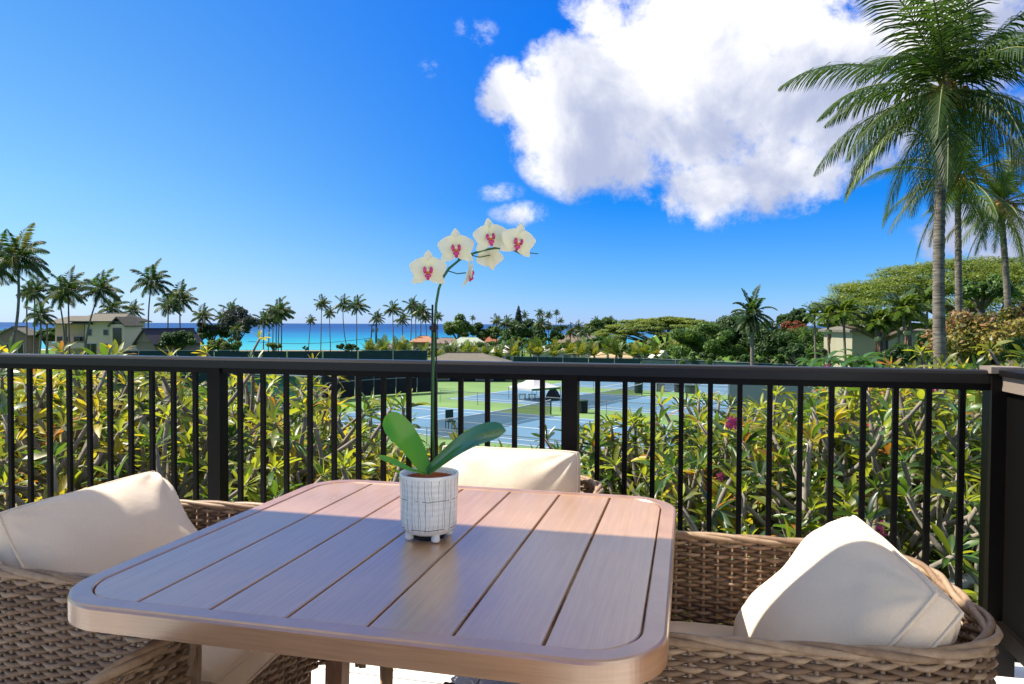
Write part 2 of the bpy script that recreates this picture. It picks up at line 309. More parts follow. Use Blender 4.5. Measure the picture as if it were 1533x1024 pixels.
# ------------------------------------------------------------------ table
def grain(name, c1, c2, c3, rough, stretch, spec=.5):
    M = bpy.data.materials.new(name); M.use_nodes = True; MATS[name] = M; nt = M.node_tree; N = nt.nodes; Lk = nt.links; b = N['Principled BSDF']
    tc = N.new('ShaderNodeTexCoord'); oi = N.new('ShaderNodeObjectInfo'); ad = N.new('ShaderNodeVectorMath'); ad.operation = 'ADD'; Lk.new(tc.outputs['Object'], ad.inputs[0])
    mu = N.new('ShaderNodeMath'); mu.operation = 'MULTIPLY'; mu.inputs[1].default_value = 20; Lk.new(oi.outputs['Random'], mu.inputs[0]); Lk.new(mu.outputs[0], ad.inputs[1])
    mp = N.new('ShaderNodeMapping'); mp.inputs['Scale'].default_value = stretch; Lk.new(ad.outputs[0], mp.inputs[0])
    n1 = N.new('ShaderNodeTexNoise'); n1.inputs['Scale'].default_value = 1; n1.inputs['Detail'].default_value = 8; n1.inputs['Roughness'].default_value = .7; Lk.new(mp.outputs[0], n1.inputs['Vector'])
    n2 = N.new('ShaderNodeTexNoise'); n2.inputs['Scale'].default_value = 5; n2.inputs['Detail'].default_value = 3; Lk.new(ad.outputs[0], n2.inputs['Vector'])
    r = N.new('ShaderNodeValToRGB'); e = r.color_ramp.elements; e[0].position = .3; e[0].color = (*c1, 1); e[1].position = .72; e[1].color = (*c3, 1); k = e.new(.5); k.color = (*c2, 1); Lk.new(n1.outputs['Fac'], r.inputs[0])
    h = N.new('ShaderNodeHueSaturation'); mr = N.new('ShaderNodeMapRange'); mr.inputs['To Min'].default_value = .78; mr.inputs['To Max'].default_value = 1.22; Lk.new(n2.outputs['Fac'], mr.inputs['Value']); Lk.new(mr.outputs[0], h.inputs['Value']); Lk.new(r.outputs[0], h.inputs['Color'])
    Lk.new(h.outputs[0], b.inputs['Base Color'])
    mr2 = N.new('ShaderNodeMapRange'); mr2.inputs['To Min'].default_value = rough-.08; mr2.inputs['To Max'].default_value = rough+.10; Lk.new(n2.outputs['Fac'], mr2.inputs['Value']); Lk.new(mr2.outputs[0], b.inputs['Roughness'])
    bp = N.new('ShaderNodeBump'); bp.inputs['Strength'].default_value = .12; bp.inputs['Distance'].default_value = .003; Lk.new(n1.outputs['Fac'], bp.inputs['Height']); Lk.new(bp.outputs[0], b.inputs['Normal'])
    b.inputs['Specular IOR Level'].default_value = spec; b.inputs['Coat Weight'].default_value = .9 if spec > .6 else 0; b.inputs['Coat IOR'].default_value = 1.85; b.inputs['Coat Roughness'].default_value = .26; return M
M_slat = grain('table_slat_wood', (.35, .185, .085), (.42, .235, .112), (.49, .29, .15), .30, (190, 5, 60), 1.0)
M_edge = grain('table_frame_wood', (.28, .135, .06), (.35, .175, .08), (.42, .22, .11), .33, (7, 7, 170), 1.0)
def rrect(w, d, r, n=24):
    pts = []
    for cx, cy, t0 in ((w/2-r, d/2-r, 0), (-w/2+r, d/2-r, 90), (-w/2+r, -d/2+r, 180), (w/2-r, -d/2+r, 270)):
        for k in range(n+1): t = math.radians(t0+90*k/n); pts.append((cx+r*math.cos(t), cy+r*math.sin(t)))
    return pts
TC = (-.54, 1.49); TW, TD, TH = 1.03, 1.005, .74
def table():
    t = thing('patio_table', 'square brown slatted patio table with rounded corners', 'table', LW(*TC), RZ)
    FR = .037; prof = [(.0, -.041, 0), (0, -.006, 0), (.002, -.0018, 1), (.006, 0, 1), (FR-.002, 0, 1), (FR, -.0025, 1), (FR, -.041, 0)]
    mb = MB(); loops = []
    for ins, z, _ in prof: loops.append([(x, y, TH+z) for x, y in rrect(TW-2*ins, TD-2*ins, max(.125-ins, .01))])
    n = len(loops[0]); k = len(loops); vs = [p for l in loops for p in l]
    mb.add(vs, [(i*n+j, i*n+(j+1) % n, ((i+1) % k)*n+(j+1) % n, ((i+1) % k)*n+j) for i in range(k) for j in range(n)])
    fr = build('table_frame', mb, M_edge, t, smooth=False)
    iw, idp = TW-2*FR-.006, TD-2*FR-.002; ir = .125-FR; ns = 7; g = .005; sw = (iw-g*(ns-1))/ns
    for i in range(ns):
        x0 = -iw/2+i*(sw+g); x1 = x0+sw
        if i == 0: pts = [p for p in rrect(iw, idp, ir) if p[0] <= x1]; pts = [(x1, -idp/2), (x1, idp/2)]+[p for p in pts]
        elif i == ns-1: pts = [p for p in rrect(iw, idp, ir) if p[0] >= x0]; h = len(pts)//2; pts = [(x0, -idp/2)]+pts[h:]+pts[:h]+[(x0, idp/2)]
        else: pts = [(x0, -idp/2), (x1, -idp/2), (x1, idp/2), (x0, idp/2)]
        mb = MB(); cx = sum(p[0] for p in pts)/len(pts); cy = 0
        lo = [(p[0], p[1], TH-.026) for p in pts]; md = [(p[0], p[1], TH-.0032) for p in pts]
        hi = [(p[0]+math.copysign(.0014, (x0+x1)/2-p[0]), p[1]-math.copysign(.0014, p[1]), TH-.0014) for p in pts]; m_ = len(pts)
        mb.add(lo+md+hi, [(a*m_+j, a*m_+(j+1) % m_, (a+1)*m_+(j+1) % m_, (a+1)*m_+j) for a in range(2) for j in range(m_)]+[tuple(range(2*m_, 3*m_)), tuple(range(m_-1, -1, -1))])
        build('slat', mb, M_slat, t)
    for y in (-.26, .26): build('support_bar', MB().box((0, y, TH-.038), (TW-2*FR-.002, .05, .022)), M_edge, t)
    M_leg = grain('table_leg_wood', (.24, .125, .07), (.30, .16, .09), (.36, .20, .12), .5, (90, 90, 6), .4)
    for sx in (-1, 1):
        for sy in (-1, 1):
            build('leg', MB().bar((sx*.37, sy*.33, TH-.05), (sx*.43, sy*.41, .0), .05, .05), M_leg, t)
        build('stretcher', MB().bar((sx*.415, -.39, .16), (sx*.415, .39, .16), .03, .04), M_leg, t)
    build('stretcher', MB().bar((-.40, 0, .16), (.40, 0, .16), .03, .04), M_leg, t)
    build('foot_loop', MB().tube([(-.17, .44, .10), (-.17, .62, .10), (-.04, .62, .10), (-.04, .44, .10)], .008, 8), mat('brown_metal', (.12, .07, .045), .45), t, True)
table()

# ------------------------------------------------------------------ wicker armchairs
M_w = [mat('wicker_a', (.24, .155, .092), .5, .35, noise=(60, (.165, .10, .056), .4, .7)), mat('wicker_b', (.33, .23, .148), .5, .35, noise=(60, (.24, .155, .09), .4, .7)), mat('wicker_c', (.17, .105, .062), .5, .35, noise=(60, (.12, .072, .04), .4, .7))]
M_core = mat('wicker_frame', (.10, .07, .05), .8)
def fabric(name, col, col2):
    M = mat(name, col, .92, .12, noise=(420, col2, .35, .7), sheen=.15); nt = M.node_tree; N = nt.nodes; b = N['Principled BSDF']
    tc = N.new('ShaderNodeTexCoord'); hs = []
    for sc3 in ((900, 60, 200), (60, 900, 200)):
        mp = N.new('ShaderNodeMapping'); mp.inputs['Scale'].default_value = sc3; nt.links.new(tc.outputs['Object'], mp.inputs[0])
        n = N.new('ShaderNodeTexNoise'); n.inputs['Scale'].default_value = 1; n.inputs['Detail'].default_value = 2; nt.links.new(mp.outputs[0], n.inputs['Vector']); hs.append(n.outputs['Fac'])
    ad = N.new('ShaderNodeMath'); nt.links.new(hs[0], ad.inputs[0]); nt.links.new(hs[1], ad.inputs[1])
    lo = N.new('ShaderNodeTexNoise'); lo.inputs['Scale'].default_value = 7; lo.inputs['Detail'].default_value = 3; lo.inputs['Distortion'].default_value = 1.2; nt.links.new(tc.outputs['Object'], lo.inputs['Vector'])
    a2 = N.new('ShaderNodeMath'); a2.operation = 'MULTIPLY_ADD'; nt.links.new(lo.outputs['Fac'], a2.inputs[0]); a2.inputs[1].default_value = 9.0; nt.links.new(ad.outputs[0], a2.inputs[2]); ad = a2
    bp = N.new('ShaderNodeBump'); bp.inputs['Strength'].default_value = .35; bp.inputs['Distance'].default_value = .0012; nt.links.new(ad.outputs[0], bp.inputs['Height']); nt.links.new(bp.outputs[0], b.inputs['Normal']); return M
M_fab = fabric('beige_linen', (.71, .585, .45), (.64, .52, .39))
CW, CD, CZ0, CZ1 = .66, .64, .19, .645
def u_path(step):
    hw, hd, r = CW/2-.012, CD/2, .19; pts = []
    segs = [('l', (hw, hd), (hw, -hd+r)), ('a', (hw-r, -hd+r), 0), ('l', (hw-r, -hd), (-hw+r, -hd)), ('a', (-hw+r, -hd+r), -90), ('l', (-hw, -hd+r), (-hw, hd))]
    dense = []
    for sgm in segs:
        if sgm[0] == 'l':
            for k in range(40): t = k/40; dense.append((sgm[1][0]*(1-t)+sgm[2][0]*t, sgm[1][1]*(1-t)+sgm[2][1]*t))
        else:
            for k in range(40): t = math.radians(sgm[2]-90*k/40); dense.append((sgm[1][0]+r*math.cos(t), sgm[1][1]+r*math.sin(t)))
    dense.append((-hw, hd)); D = np.array(dense); s = np.concatenate([[0], np.cumsum(np.hypot(*np.diff(D, axis=0).T))])
    n = int(round(s[-1]/step)); n += n % 2; q = np.linspace(0, s[-1], n+1)
    X = np.stack([np.interp(q, s, D[:, 0]), np.interp(q, s, D[:, 1])], 1)
    T = np.gradient(X, axis=0); T /= np.linalg.norm(T, axis=1)[:, None]; Nn = np.stack([-T[:, 1], T[:, 0]], 1)   # outward normal
    tp = .965+.035*np.clip((X[:, 1]+CD/2)/CD, 0, 1)-.04*(1-np.clip((X[:, 1]+CD/2)/CD, 0, 1)); X = np.stack([X[:, 0]*tp, X[:, 1]], 1)
    ctr = np.array([0, -.02]); sign = np.sign(((X-ctr)*Nn).sum(1)); Nn *= sign[:, None]
    return X, Nn, q
def strand(mb, pts, nrm, hh, ht, mi, n=6):        # flat cane: nrm = outward direction at every point
    vs = []; k = len(pts)
    for i in range(k):
        for j in range(n):
            t = 2*math.pi*j/n; p = pts[i]; w = nrm[i]
            vs.append((p[0]+w[0]*ht[i]*math.cos(t), p[1]+w[1]*ht[i]*math.cos(t), p[2]+hh[i]*math.sin(t)))
    mb.add(vs, [(i*n+j, i*n+(j+1) % n, (i+1)*n+(j+1) % n, (i+1)*n+j) for i in range(k-1) for j in range(n)], mi)
def wicker_chair():
    parts = {}
    ST = .035; sub = 4; X, Nn, q = u_path(ST/sub); K = len(X); wv = MB(); rows = int((CZ1-CZ0)/.0097)
    def flare(z): return .016*((z-CZ0)/(CZ1-CZ0))
    for r in range(rows):
        z = CZ0+(r+.5)*(CZ1-CZ0)/rows; mi = random.choice((0, 0, 1, 2)); pts = []; hh = []; ht = []
        for i in range(K):
            c = math.cos(math.pi*i/sub+math.pi*r); off = .0068*c+flare(z)
            pts.append((X[i, 0]+Nn[i, 0]*off, X[i, 1]+Nn[i, 1]*off, z+.0009*math.sin(i*.9+r*1.7))); hh.append(.0059-.0004*(1-c)); ht.append(.0060)
        strand(wv, pts, Nn, hh, ht, mi)
    # woven apron under the seat front
    hwf = CW/2-.03; nf = int(2*hwf/(ST/sub)); fx = np.linspace(-hwf, hwf, nf)
    for r in range(17):
        z = CZ0+(r+.5)*.0097; pts = [(x, CD/2-.03+.0062*math.cos(math.pi*i/sub+math.pi*r), z) for i, x in enumerate(fx)]
        strand(wv, pts, [(0, 1)]*nf, [.0058]*nf, [.0058]*nf, random.choice((0, 1, 2)))
    parts['weave'] = (wv, M_w, True)
    sk = MB()
    for i in range(0, K, sub):
        sk.tube([(X[i, 0]+Nn[i, 0]*flare(z), X[i, 1]+Nn[i, 1]*flare(z), z) for z in (CZ0-.004, CZ1+.004)], .0050, 6)
    for x in fx[::sub]: sk.tube([(x, CD/2-.03, CZ0), (x, CD/2-.03, CZ0+.172)], .005, 6)
    parts['stake'] = (sk, [M_w[1]], True)
    # braided rim along the top and down both front edges
    rim = MB(); path = [(X[0, 0]+Nn[0, 0]*.012, CD/2+.004, z, Nn[0]) for z in np.linspace(CZ0, CZ1-.02, 40)]
    path += [(X[i, 0]+Nn[i, 0]*.016, X[i, 1]+Nn[i, 1]*.016, CZ1+.004, Nn[i]) for i in range(1, K-1)]
    path += [(X[-1, 0]+Nn[-1, 0]*.012, CD/2+.004, z, Nn[-1]) for z in np.linspace(CZ1-.02, CZ0, 40)]
    for s in range(3):
        pts = []
        for i, (x, y, z, n_) in enumerate(path):
            ph = i*.155+s*2.094; vert = i < 40 or i >= len(path)-40
            o1 = .0095*math.cos(ph); o2 = .0050*math.sin(ph)
            if vert: pts.append((x+n_[0]*o1, y+o2, z))
            else: pts.append((x+n_[0]*o1, y+n_[1]*o1, z+o2))
        rim.tube(pts, .0074, 6, mi=s)
    parts['braided_rim'] = (rim, [M_w[1], M_w[0], M_w[1]], True)
    parts['seat_frame'] = (MB().box((0, 0, .335), (CW-.05, CD-.07, .03)), [M_core], False)
    return parts
def cushion_mesh(name, w, d, h, bulge, seed, wr=.006, slump=0.0):
    rg = np.random.default_rng(seed); n = 44; mb = MB(); ph = rg.uniform(0, 6.28, 40)
    def outline(x, y):                            # corners pulled in slightly, sides bowed
        k = 1-.045*(1-abs(x)**2)*abs(y)**6-.03*(1-abs(y)**2)*abs(x)**6
        k *= 1-.055*(abs(x)*abs(y))**3
        return x*k, y*k
    def face(sgn):
        vs = []
        for j in range(n+1):
            for i in range(n+1):
                x = -1+2*i/n; y = -1+2*j/n; x = math.sin(x*math.pi/2)*.5+x*.5; y = math.sin(y*math.pi/2)*.5+y*.5
                ox, oy = outline(x, y); e = max(0, (1-abs(x)**2.6))**.62*max(0, (1-abs(y)**2.6))**.62
                r = math.hypot(abs(x)-1, abs(y)-1); wk = math.sin(13*math.atan2(abs(y)-1.03, abs(x)-1.03)+ph[int(x > 0)*2+int(y > 0)])*math.exp(-r*3.2)*min(r*4, 1)
                lw = math.sin(4*x+ph[5]+2.2*y)*.5+math.sin(2.1*x-5.3*y+ph[6])*.5+.5*math.sin(9*x*y+ph[7]+3*x)
                z = h/2+bulge*e+e**.4*(wr*2.0*wk+wr*.8*lw)
                edge = min(1, (1-max(abs(x), abs(y)))*9); z -= .012*(1-edge)**2
                vs.append((ox*w/2, oy*d/2, sgn*z))
        fs = [(j*(n+1)+i, j*(n+1)+i+1, (j+1)*(n+1)+i+1, (j+1)*(n+1)+i) for j in range(n) for i in range(n)]
        if sgn < 0: fs = [f[::-1] for f in fs]
        return vs, fs
    a, fa = face(1); b, fb = face(-1); mb.add(a, fa); mb.add(b, fb)
    ring = [i for i in range(n+1)]+[j*(n+1)+n for j in range(1, n+1)]+[n*(n+1)+i for i in range(n-1, -1, -1)]+[j*(n+1) for j in range(n-1, 0, -1)]
    m_ = len(a); k = len(ring); mids = len(mb.v)
    for r_ in ring:                               # side band, slightly rounded
        p = Vector(mb.v[r_]); mb.v.append((p.x*1.022, p.y*1.022, 0))
    for i in range(k):
        i2 = (i+1) % k; mb.f += [(ring[i2], ring[i], mids+i, mids+i2), (mids+i2, mids+i, m_+ring[i], m_+ring[i2])]; mb.m += [0, 0]
    me = mb.mesh(name, M_fab, True)
    pp = MB()
    for base in (0, m_): pts = [mb.v[base+r_] for r_ in ring]; pts.append(pts[0]); pp.tube([(p[0]*1.006, p[1]*1.006, p[2]) for p in pts], .0036, 6, cap=False)
    return me, pp.mesh('piping', M_fab, True)
CP = wicker_chair(); CM = {k: v[0].mesh(k, v[1], v[2]) for k, v in CP.items()}
SEATM = cushion_mesh('seat_cushion', .585, .60, .085, .012, 3, .003)
lg = MB()
lg.tube([(0, 0, .21), (0, 0, 0)], [.022, .016], 10)
LEGM = lg.mesh('leg', mat('chair_leg', (.30, .19, .11), .5), True)
def armchair(a, b, face, label):
    """face: direction the sitter looks, degrees in the terrace frame from +a"""
    t = thing('wicker_armchair', label, 'armchair', LW(a, b), RZ+math.radians(face-90), 'wicker armchairs around the patio table')
    for k, me in CM.items():
        o = link(k, me, t)
        if k in ('weave', 'stake'): tag(o, kind='stuff')
    for sx in (-1, 1):
        for sy in (-1, 1): link('leg', LEGM, t, (sx*.27, sy*.27, 0))
    s = link('seat_cushion', SEATM[0], t, (0, .05, .40)); link('piping', SEATM[1], s)
    return t
armchair(.205, 1.645, 183, 'wicker armchair facing the slatted table beside the railing corner post')
armchair(-1.33, 1.625, 3, 'wicker armchair turned to the plain railing run, opposite the corner post')
armchair(-.60, 2.30, -90, 'wicker armchair between the table and the long railing')
armchair(-.545, .82, 90, 'wicker armchair pushed under the shaded table side away from the railing')
def pillow(a, b, z, face, lean, roll, seed, label, w=.54, d=.45, hb=.075, bl=.085, wr=.010):
    me, pp = cushion_mesh('back_pillow', w, d, hb, bl, seed, wr)
    o = link('back_pillow', me); tag(o, label, 'pillow', 'back pillows on the wicker armchairs')
    # local: x = width, y = up the pillow, z = its front
    fwd = Vector((math.cos(math.radians(face)), math.sin(math.radians(face)), 0)); f3 = Vector(LW(fwd.x, fwd.y, 0)); upv = Vector((0, 0, 1)); lf = math.radians(lean)
    zz = (f3*math.cos(lf)+upv*math.sin(lf)).normalized(); yy = (upv*math.cos(lf)-f3*math.sin(lf)).normalized(); xx = yy.cross(zz)
    rr = math.radians(roll); x2 = xx*math.cos(rr)+yy*math.sin(rr); y2 = yy*math.cos(rr)-xx*math.sin(rr); c = LW(a, b, z)
    o.matrix_world = Matrix(((x2.x, y2.x, zz.x, c.x), (x2.y, y2.y, zz.y, c.y), (x2.z, y2.z, zz.z, c.z), (0, 0, 0, 1)))
    link('piping', pp, o); return o
pillow(.290, 1.625, .560, 183, 38, 0, 11, 'plump beige pillow slumped in the armchair beside the railing corner post')
pillow(-1.46, 1.63, .56, 0, 34, 0, 12, 'long beige pillow in the armchair opposite the corner post')
pillow(-.605, 2.46, .548, -90, 11, 0, 13, 'sunlit beige pillow on the armchair against the long railing', w=.50)

# ------------------------------------------------------------------ orchid in its pot
def orchid():
    B = 1.49; base = LW(*TC, TH)
    pt = thing('flower_pot', 'white crackle glazed ceramic pot with dark scratched lines on small feet', 'flower pot', base, RZ)
    G = bpy.data.materials.new('crackle_glaze'); G.use_nodes = True; nt = G.node_tree; N = nt.nodes; b = N['Principled BSDF']; Lk = nt.links
    tc = N.new('ShaderNodeTexCoord'); sp = N.new('ShaderNodeSeparateXYZ'); Lk.new(tc.outputs['Object'], sp.inputs[0])
    def m(op, *a):
        n = N.new('ShaderNodeMath'); n.operation = op
        for i, v in enumerate(a):
            if isinstance(v, (int, float)): n.inputs[i].default_value = v
            else: Lk.new(v, n.inputs[i])
        return n.outputs[0]
    ang = m('ARCTAN2', sp.outputs['Y'], sp.outputs['X']); cb = N.new('ShaderNodeCombineXYZ'); Lk.new(ang, cb.inputs[0]); Lk.new(sp.outputs['Z'], cb.inputs[1])
    def nz(vx, scale, dt=3):
        mp = N.new('ShaderNodeMapping'); mp.inputs['Scale'].default_value = vx; Lk.new(cb.outputs[0], mp.inputs[0]); n = N.new('ShaderNodeTexNoise'); n.inputs['Scale'].default_value = scale; n.inputs['Detail'].default_value = dt; Lk.new(mp.outputs[0], n.inputs['Vector']); return n.outputs['Fac']
    wob = nz((2, 14, 1), 1.0)
    line = m('ABSOLUTE', m('SUBTRACT', m('FRACT', m('MULTIPLY', m('ADD', ang, m('MULTIPLY', wob, .16)), 4.3)), .5))       # upright strokes
    vl = m('MULTIPLY', m('LESS_THAN', line, .030), m('GREATER_THAN', nz((5, 4, 1), 2.2), .42))
    line2 = m('ABSOLUTE', m('SUBTRACT', m('FRACT', m('MULTIPLY', m('ADD', ang, m('MULTIPLY', wob, .3)), 6.1)), .5))
    vl2 = m('MULTIPLY', m('LESS_THAN', line2, .026), m('GREATER_THAN', nz((7, 7, 1), 1.7), .50))
    hz = m('ABSOLUTE', m('SUBTRACT', m('FRACT', m('MULTIPLY', m('ADD', sp.outputs['Z'], m('MULTIPLY', nz((1.5, 0, 1), 1.3), .008)), 16.5)), .55))
    hl = m('MULTIPLY', m('LESS_THAN', hz, .014), m('GREATER_THAN', nz((1.2, 30, 1), 1.6), .42))
    ink = m('MAXIMUM', m('MAXIMUM', vl, vl2), hl)
    ink = m('MULTIPLY', ink, m('MULTIPLY', m('GREATER_THAN', sp.outputs['Z'], .024), m('LESS_THAN', sp.outputs['Z'], .133)))
    gl = N.new('ShaderNodeMix'); gl.data_type = 'RGBA'; Lk.new(m('MULTIPLY', ink, .85), gl.inputs[0]); gl.inputs[6].default_value = (.80, .78, .72, 1); gl.inputs[7].default_value = (.05, .05, .05, 1)
    Lk.new(gl.outputs[2], b.inputs['Base Color']); b.inputs['Roughness'].default_value = .16; b.inputs['Coat Weight'].default_value = .4
    rid = m('SINE', m('MULTIPLY', sp.outputs['Z'], 520)); bp = N.new('ShaderNodeBump'); bp.inputs['Strength'].default_value = .25; bp.inputs['Distance'].default_value = .002; Lk.new(m('SUBTRACT', m('MULTIPLY', rid, .35), ink), bp.inputs['Height']); Lk.new(bp.outputs[0], b.inputs['Normal'])
    prof = [(.001, .013), (.044, .013), (.054, .018), (.0595, .028), (.0612, .045), (.062, .085), (.0632, .125), (.064, .1375), (.0632, .1405), (.0605, .1405), (.0588, .137), (.0575, .115), (.001, .113)]
    body = build('pot_body', MB().lathe(prof, 48), G, pt, True)
    feet = MB().lathe([(.0005, 0), (.008, 0), (.0098, .004), (.0088, .012), (.011, .022)], 14).mesh('foot', G, True)
    for k in range(4): t = math.radians(38+90*k); link('foot', feet, pt, (.044*math.cos(t), .044*math.sin(t), .001))
    build('saucer_ring', MB().lathe([(.03, .002), (.033, .0005), (.036, .004), (.033, .0085), (.03, .006)], 24), mat('black_rubber', (.01, .01, .012), .4), pt, True)
    build('inner_pot', MB().lathe([(.0565, .114), (.0562, .128), (.054, .1295), (.0525, .126), (.05, .117), (.001, .116)], 32), mat('terracotta', (.32, .09, .035), .7), pt, True)
    # the plant
    pl = thing('orchid_plant', 'potted moth orchid with an arching spray of pale cream flowers', 'orchid', base+Vector((0, 0, .115)), 0)
    org = pl.location.copy()
    Q = lambda u, v, db=0.0: onB(u, v, B+db)-org
    gr = mat('orchid_stem_green', (.035, .11, .03), .45)
    cr = [(650, 698), (648, 640), (648.5, 560), (650, 500), (653, 455), (657, 432), (663, 416), (672, 402), (688, 389), (704, 381), (722, 375), (740, 371.5), (757, 372), (775, 377), (806, 380)]
    build('flower_stem', MB().tube([Q(*c) for c in cr], [.0028]*8+[.0024]*4+[.0018, .0014, .0010], 8), gr, pl, True)
    blk = mat('black_stake', (.012, .012, .013), .5)
    build('support_stake', MB().tube([Q(645.5, 700, .012), Q(647.5, 456, .006)], .0022, 8).tube([Q(655, 700, .004), Q(652.5, 488, .004)], .0016, 8), blk, pl, True)
    build('stem_clip', MB().tube([Q(644, 491, -.004), Q(655, 490, -.004)], .0050, 8).tube([Q(650, 484, .0), Q(650, 497, .0)], .0050, 8), blk, pl, True)
    def leaf(name, pts, widths, nrm, cup, M):
        """midrib points, half widths, facing direction: a thick folded blade"""
        k = len(pts); nv = 6; up_ = []; dn = []
        for i in range(k):
            d = (pts[min(i+1, k-1)]-pts[max(i-1, 0)]).normalized(); n_ = (nrm-d*nrm.dot(d)).normalized(); s = d.cross(n_)
            for j in range(nv+1):
                q = -1+2*j/nv; p = pts[i]+s*(widths[i]*q)+n_*(cup*widths[i]*(abs(q)**1.5)); up_.append(p+n_*.0011*(1-q*q)); dn.append(p-n_*.0011*(1-q*q))
        mb = MB(); f = [(i*(nv+1)+j, i*(nv+1)+j+1, (i+1)*(nv+1)+j+1, (i+1)*(nv+1)+j) for i in range(k-1) for j in range(nv)]
        mb.add(up_, f); mb.add(dn, [g[::-1] for g in f]); return build(name, mb, M, pl, True)
    def spline(cs, n=14):
        out = []; c = [cs[0]]+list(cs)+[cs[-1]]
        for i in range(1, len(c)-2):
            for k in range(n//(len(cs)-1)+1):
                t = k/(n//(len(cs)-1)+1); p0, p1, p2, p3 = c[i-1], c[i], c[i+1], c[i+2]
                out.append(.5*((2*p1)+(p2-p0)*t+(2*p0-5*p1+4*p2-p3)*t*t+(-p0+3*p1-3*p2+p3)*t**3))
        out.append(cs[-1]); return out
    lg_ = mat('orchid_leaf', (.10, .34, .015), .28, .5, trans=.35, tcol=(.30, .80, .03), coat=.2)
    lg2 = mat('orchid_leaf_glossy', (.05, .17, .05), .22, .8, trans=.22, tcol=(.20, .55, .05), coat=.5)
    def prof_w(n, wmax, tip=.35): return [wmax*(.22+.78*math.sin(math.pi*min(1, .06+.66*(i/(n-1))))**.9)*(1 if i < n-3 else (.93, .72, tip)[i-(n-3)]) for i in range(n)]
    s = spline([Q(638, 708), Q(624, 680, .006), Q(607, 655, .008), Q(590, 637, -.004), Q(574, 630, -.022)]); leaf('leaf', s, prof_w(len(s), .0285, .42), Vector((.45, -1, .25)).normalized(), .18, lg_)
    s = spline([Q(640, 708), Q(662, 690, -.02), Q(692, 668, -.05), Q(724, 652, -.07), Q(757, 645, -.08)]); leaf('leaf', s, prof_w(len(s), .024, .12), Vector((-.25, -.75, .62)).normalized(), .34, lg2)
    s = spline([Q(638, 709, -.012), Q(615, 703, -.05), Q(590, 692, -.075), Q(566, 683, -.09)]); leaf('leaf', s, prof_w(len(s), .010, .2), Vector((.1, -.5, 1)).normalized(), .1, lg_)
    # flowers
    pet = mat('orchid_petal', (.88, .86, .68), .5, .25, noise=(60, (.88, .87, .60), .4, .8), trans=.5, tcol=(.95, .95, .72)); lip = mat('orchid_lip', (.48, .015, .16), .4, .4, noise=(220, (.62, .06, .25), .45, .6)); yel = mat('orchid_throat', (.72, .24, .04), .5)
    def blade(mb, ang, ln, wd, tilt, mi, cup=.18, rnd=1.0):
        n = 8; nv = 4; vs = []
        for i in range(n+1):
            t = i/n; w = wd*(math.sin(math.pi*(t**(.75*rnd)*.93+.05))**.8)
            for j in range(nv+1):
                q = -1+2*j/nv; x = w*q; y = ln*t; z = .003+tilt*ln*t*t+cup*w*(q*q)-.004*t
                vs.append((x*math.cos(ang)+y*-math.sin(ang), x*math.sin(ang)+y*math.cos(ang), z))
        mb.add(vs, [(i*(nv+1)+j, i*(nv+1)+j+1, (i+1)*(nv+1)+j+1, (i+1)*(nv+1)+j) for i in range(n) for j in range(nv)], mi)
    R = math.radians
    fm = MB()
    for a in (0, 128, -128): blade(fm, R(a), .046, .0150, -.06, 0, .14, .95)
    FS = fm.mesh('sepals', pet, True)
    fm = MB()
    for a in (74, -74): blade(fm, R(a), .043, .0255, .02, 0, .10, .95)
    fm.v = [(x, y, z+.0035) for x, y, z in fm.v]; FP = fm.mesh('petals', pet, True)
    def blob(mb, c, r, n=10, k=7):
        vs = [(c[0]+r[0]*math.sin(math.pi*i/k)*math.cos(2*math.pi*j/n), c[1]+r[1]*math.sin(math.pi*i/k)*math.sin(2*math.pi*j/n), c[2]+r[2]*math.cos(math.pi*i/k)) for i in range(k+1) for j in range(n)]
        mb.add(vs, [(i*n+j, i*n+(j+1) % n, (i+1)*n+(j+1) % n, (i+1)*n+j) for i in range(k) for j in range(n)])
    fm = MB()
    for sx in (-1, 1): blob(fm, (sx*.0072, .0005, .011), (.0040, .0082, .0062))
    blob(fm, (0, -.0120, .0125), (.0078, .0052, .0060)); blob(fm, (0, -.0180, .0095), (.0040, .0045, .0034)); FLp = fm.mesh('lip', lip, True)
    fm = MB().lathe([(.0004, .016), (.003, .0145), (.0042, .010), (.0036, .005), (.003, .002)], 12); fm.v = [(x, y+.001, z+.003) for x, y, z in fm.v]; FC = fm.mesh('column', pet, True)
    fm = MB().lathe([(.0004, .011), (.0035, .0095), (.0045, .006), (.003, .003)], 12); fm.v = [(x, y-.0062, z+.003) for x, y, z in fm.v]; FT = fm.mesh('throat', yel, True)
    def flower(u, v, db, size, look, spin, stem, lab):
        f = bpy.data.objects.new('flower', None); COL.objects.link(f); f.parent = pl; f['label'] = lab
        z = Vector(look).normalized(); y = (Vector((0, 0, 1))-z*z.z).normalized(); x = y.cross(z); s = R(spin); x2 = x*math.cos(s)+y*math.sin(s); y2 = y*math.cos(s)-x*math.sin(s); c = Q(u, v, db)
        f.matrix_local = Matrix(((x2.x*size, y2.x*size, z.x*size, c.x), (x2.y*size, y2.y*size, z.y*size, c.y), (x2.z*size, y2.z*size, z.z*size, c.z), (0, 0, 0, 1)))
        for n_, me in (('sepals', FS), ('petals', FP), ('lip', FLp), ('column', FC), ('throat', FT)): link(n_, me, f)
        a = Q(*stem); mdp = (a+c)/2+Vector((0, 0, -.004))
        build('flower_stalk', MB().tube([a, mdp, c-z*.004], .0013, 6), gr, pl, True)
    flower(641, 405, -.02, .94, (.08, -1, -.02), 0, (661, 421), 'lowest flower of the spray, facing the table'); flower(683, 372, -.02, .92, (.06, -1, .0), 3, (687, 390), 'second flower along the arch')
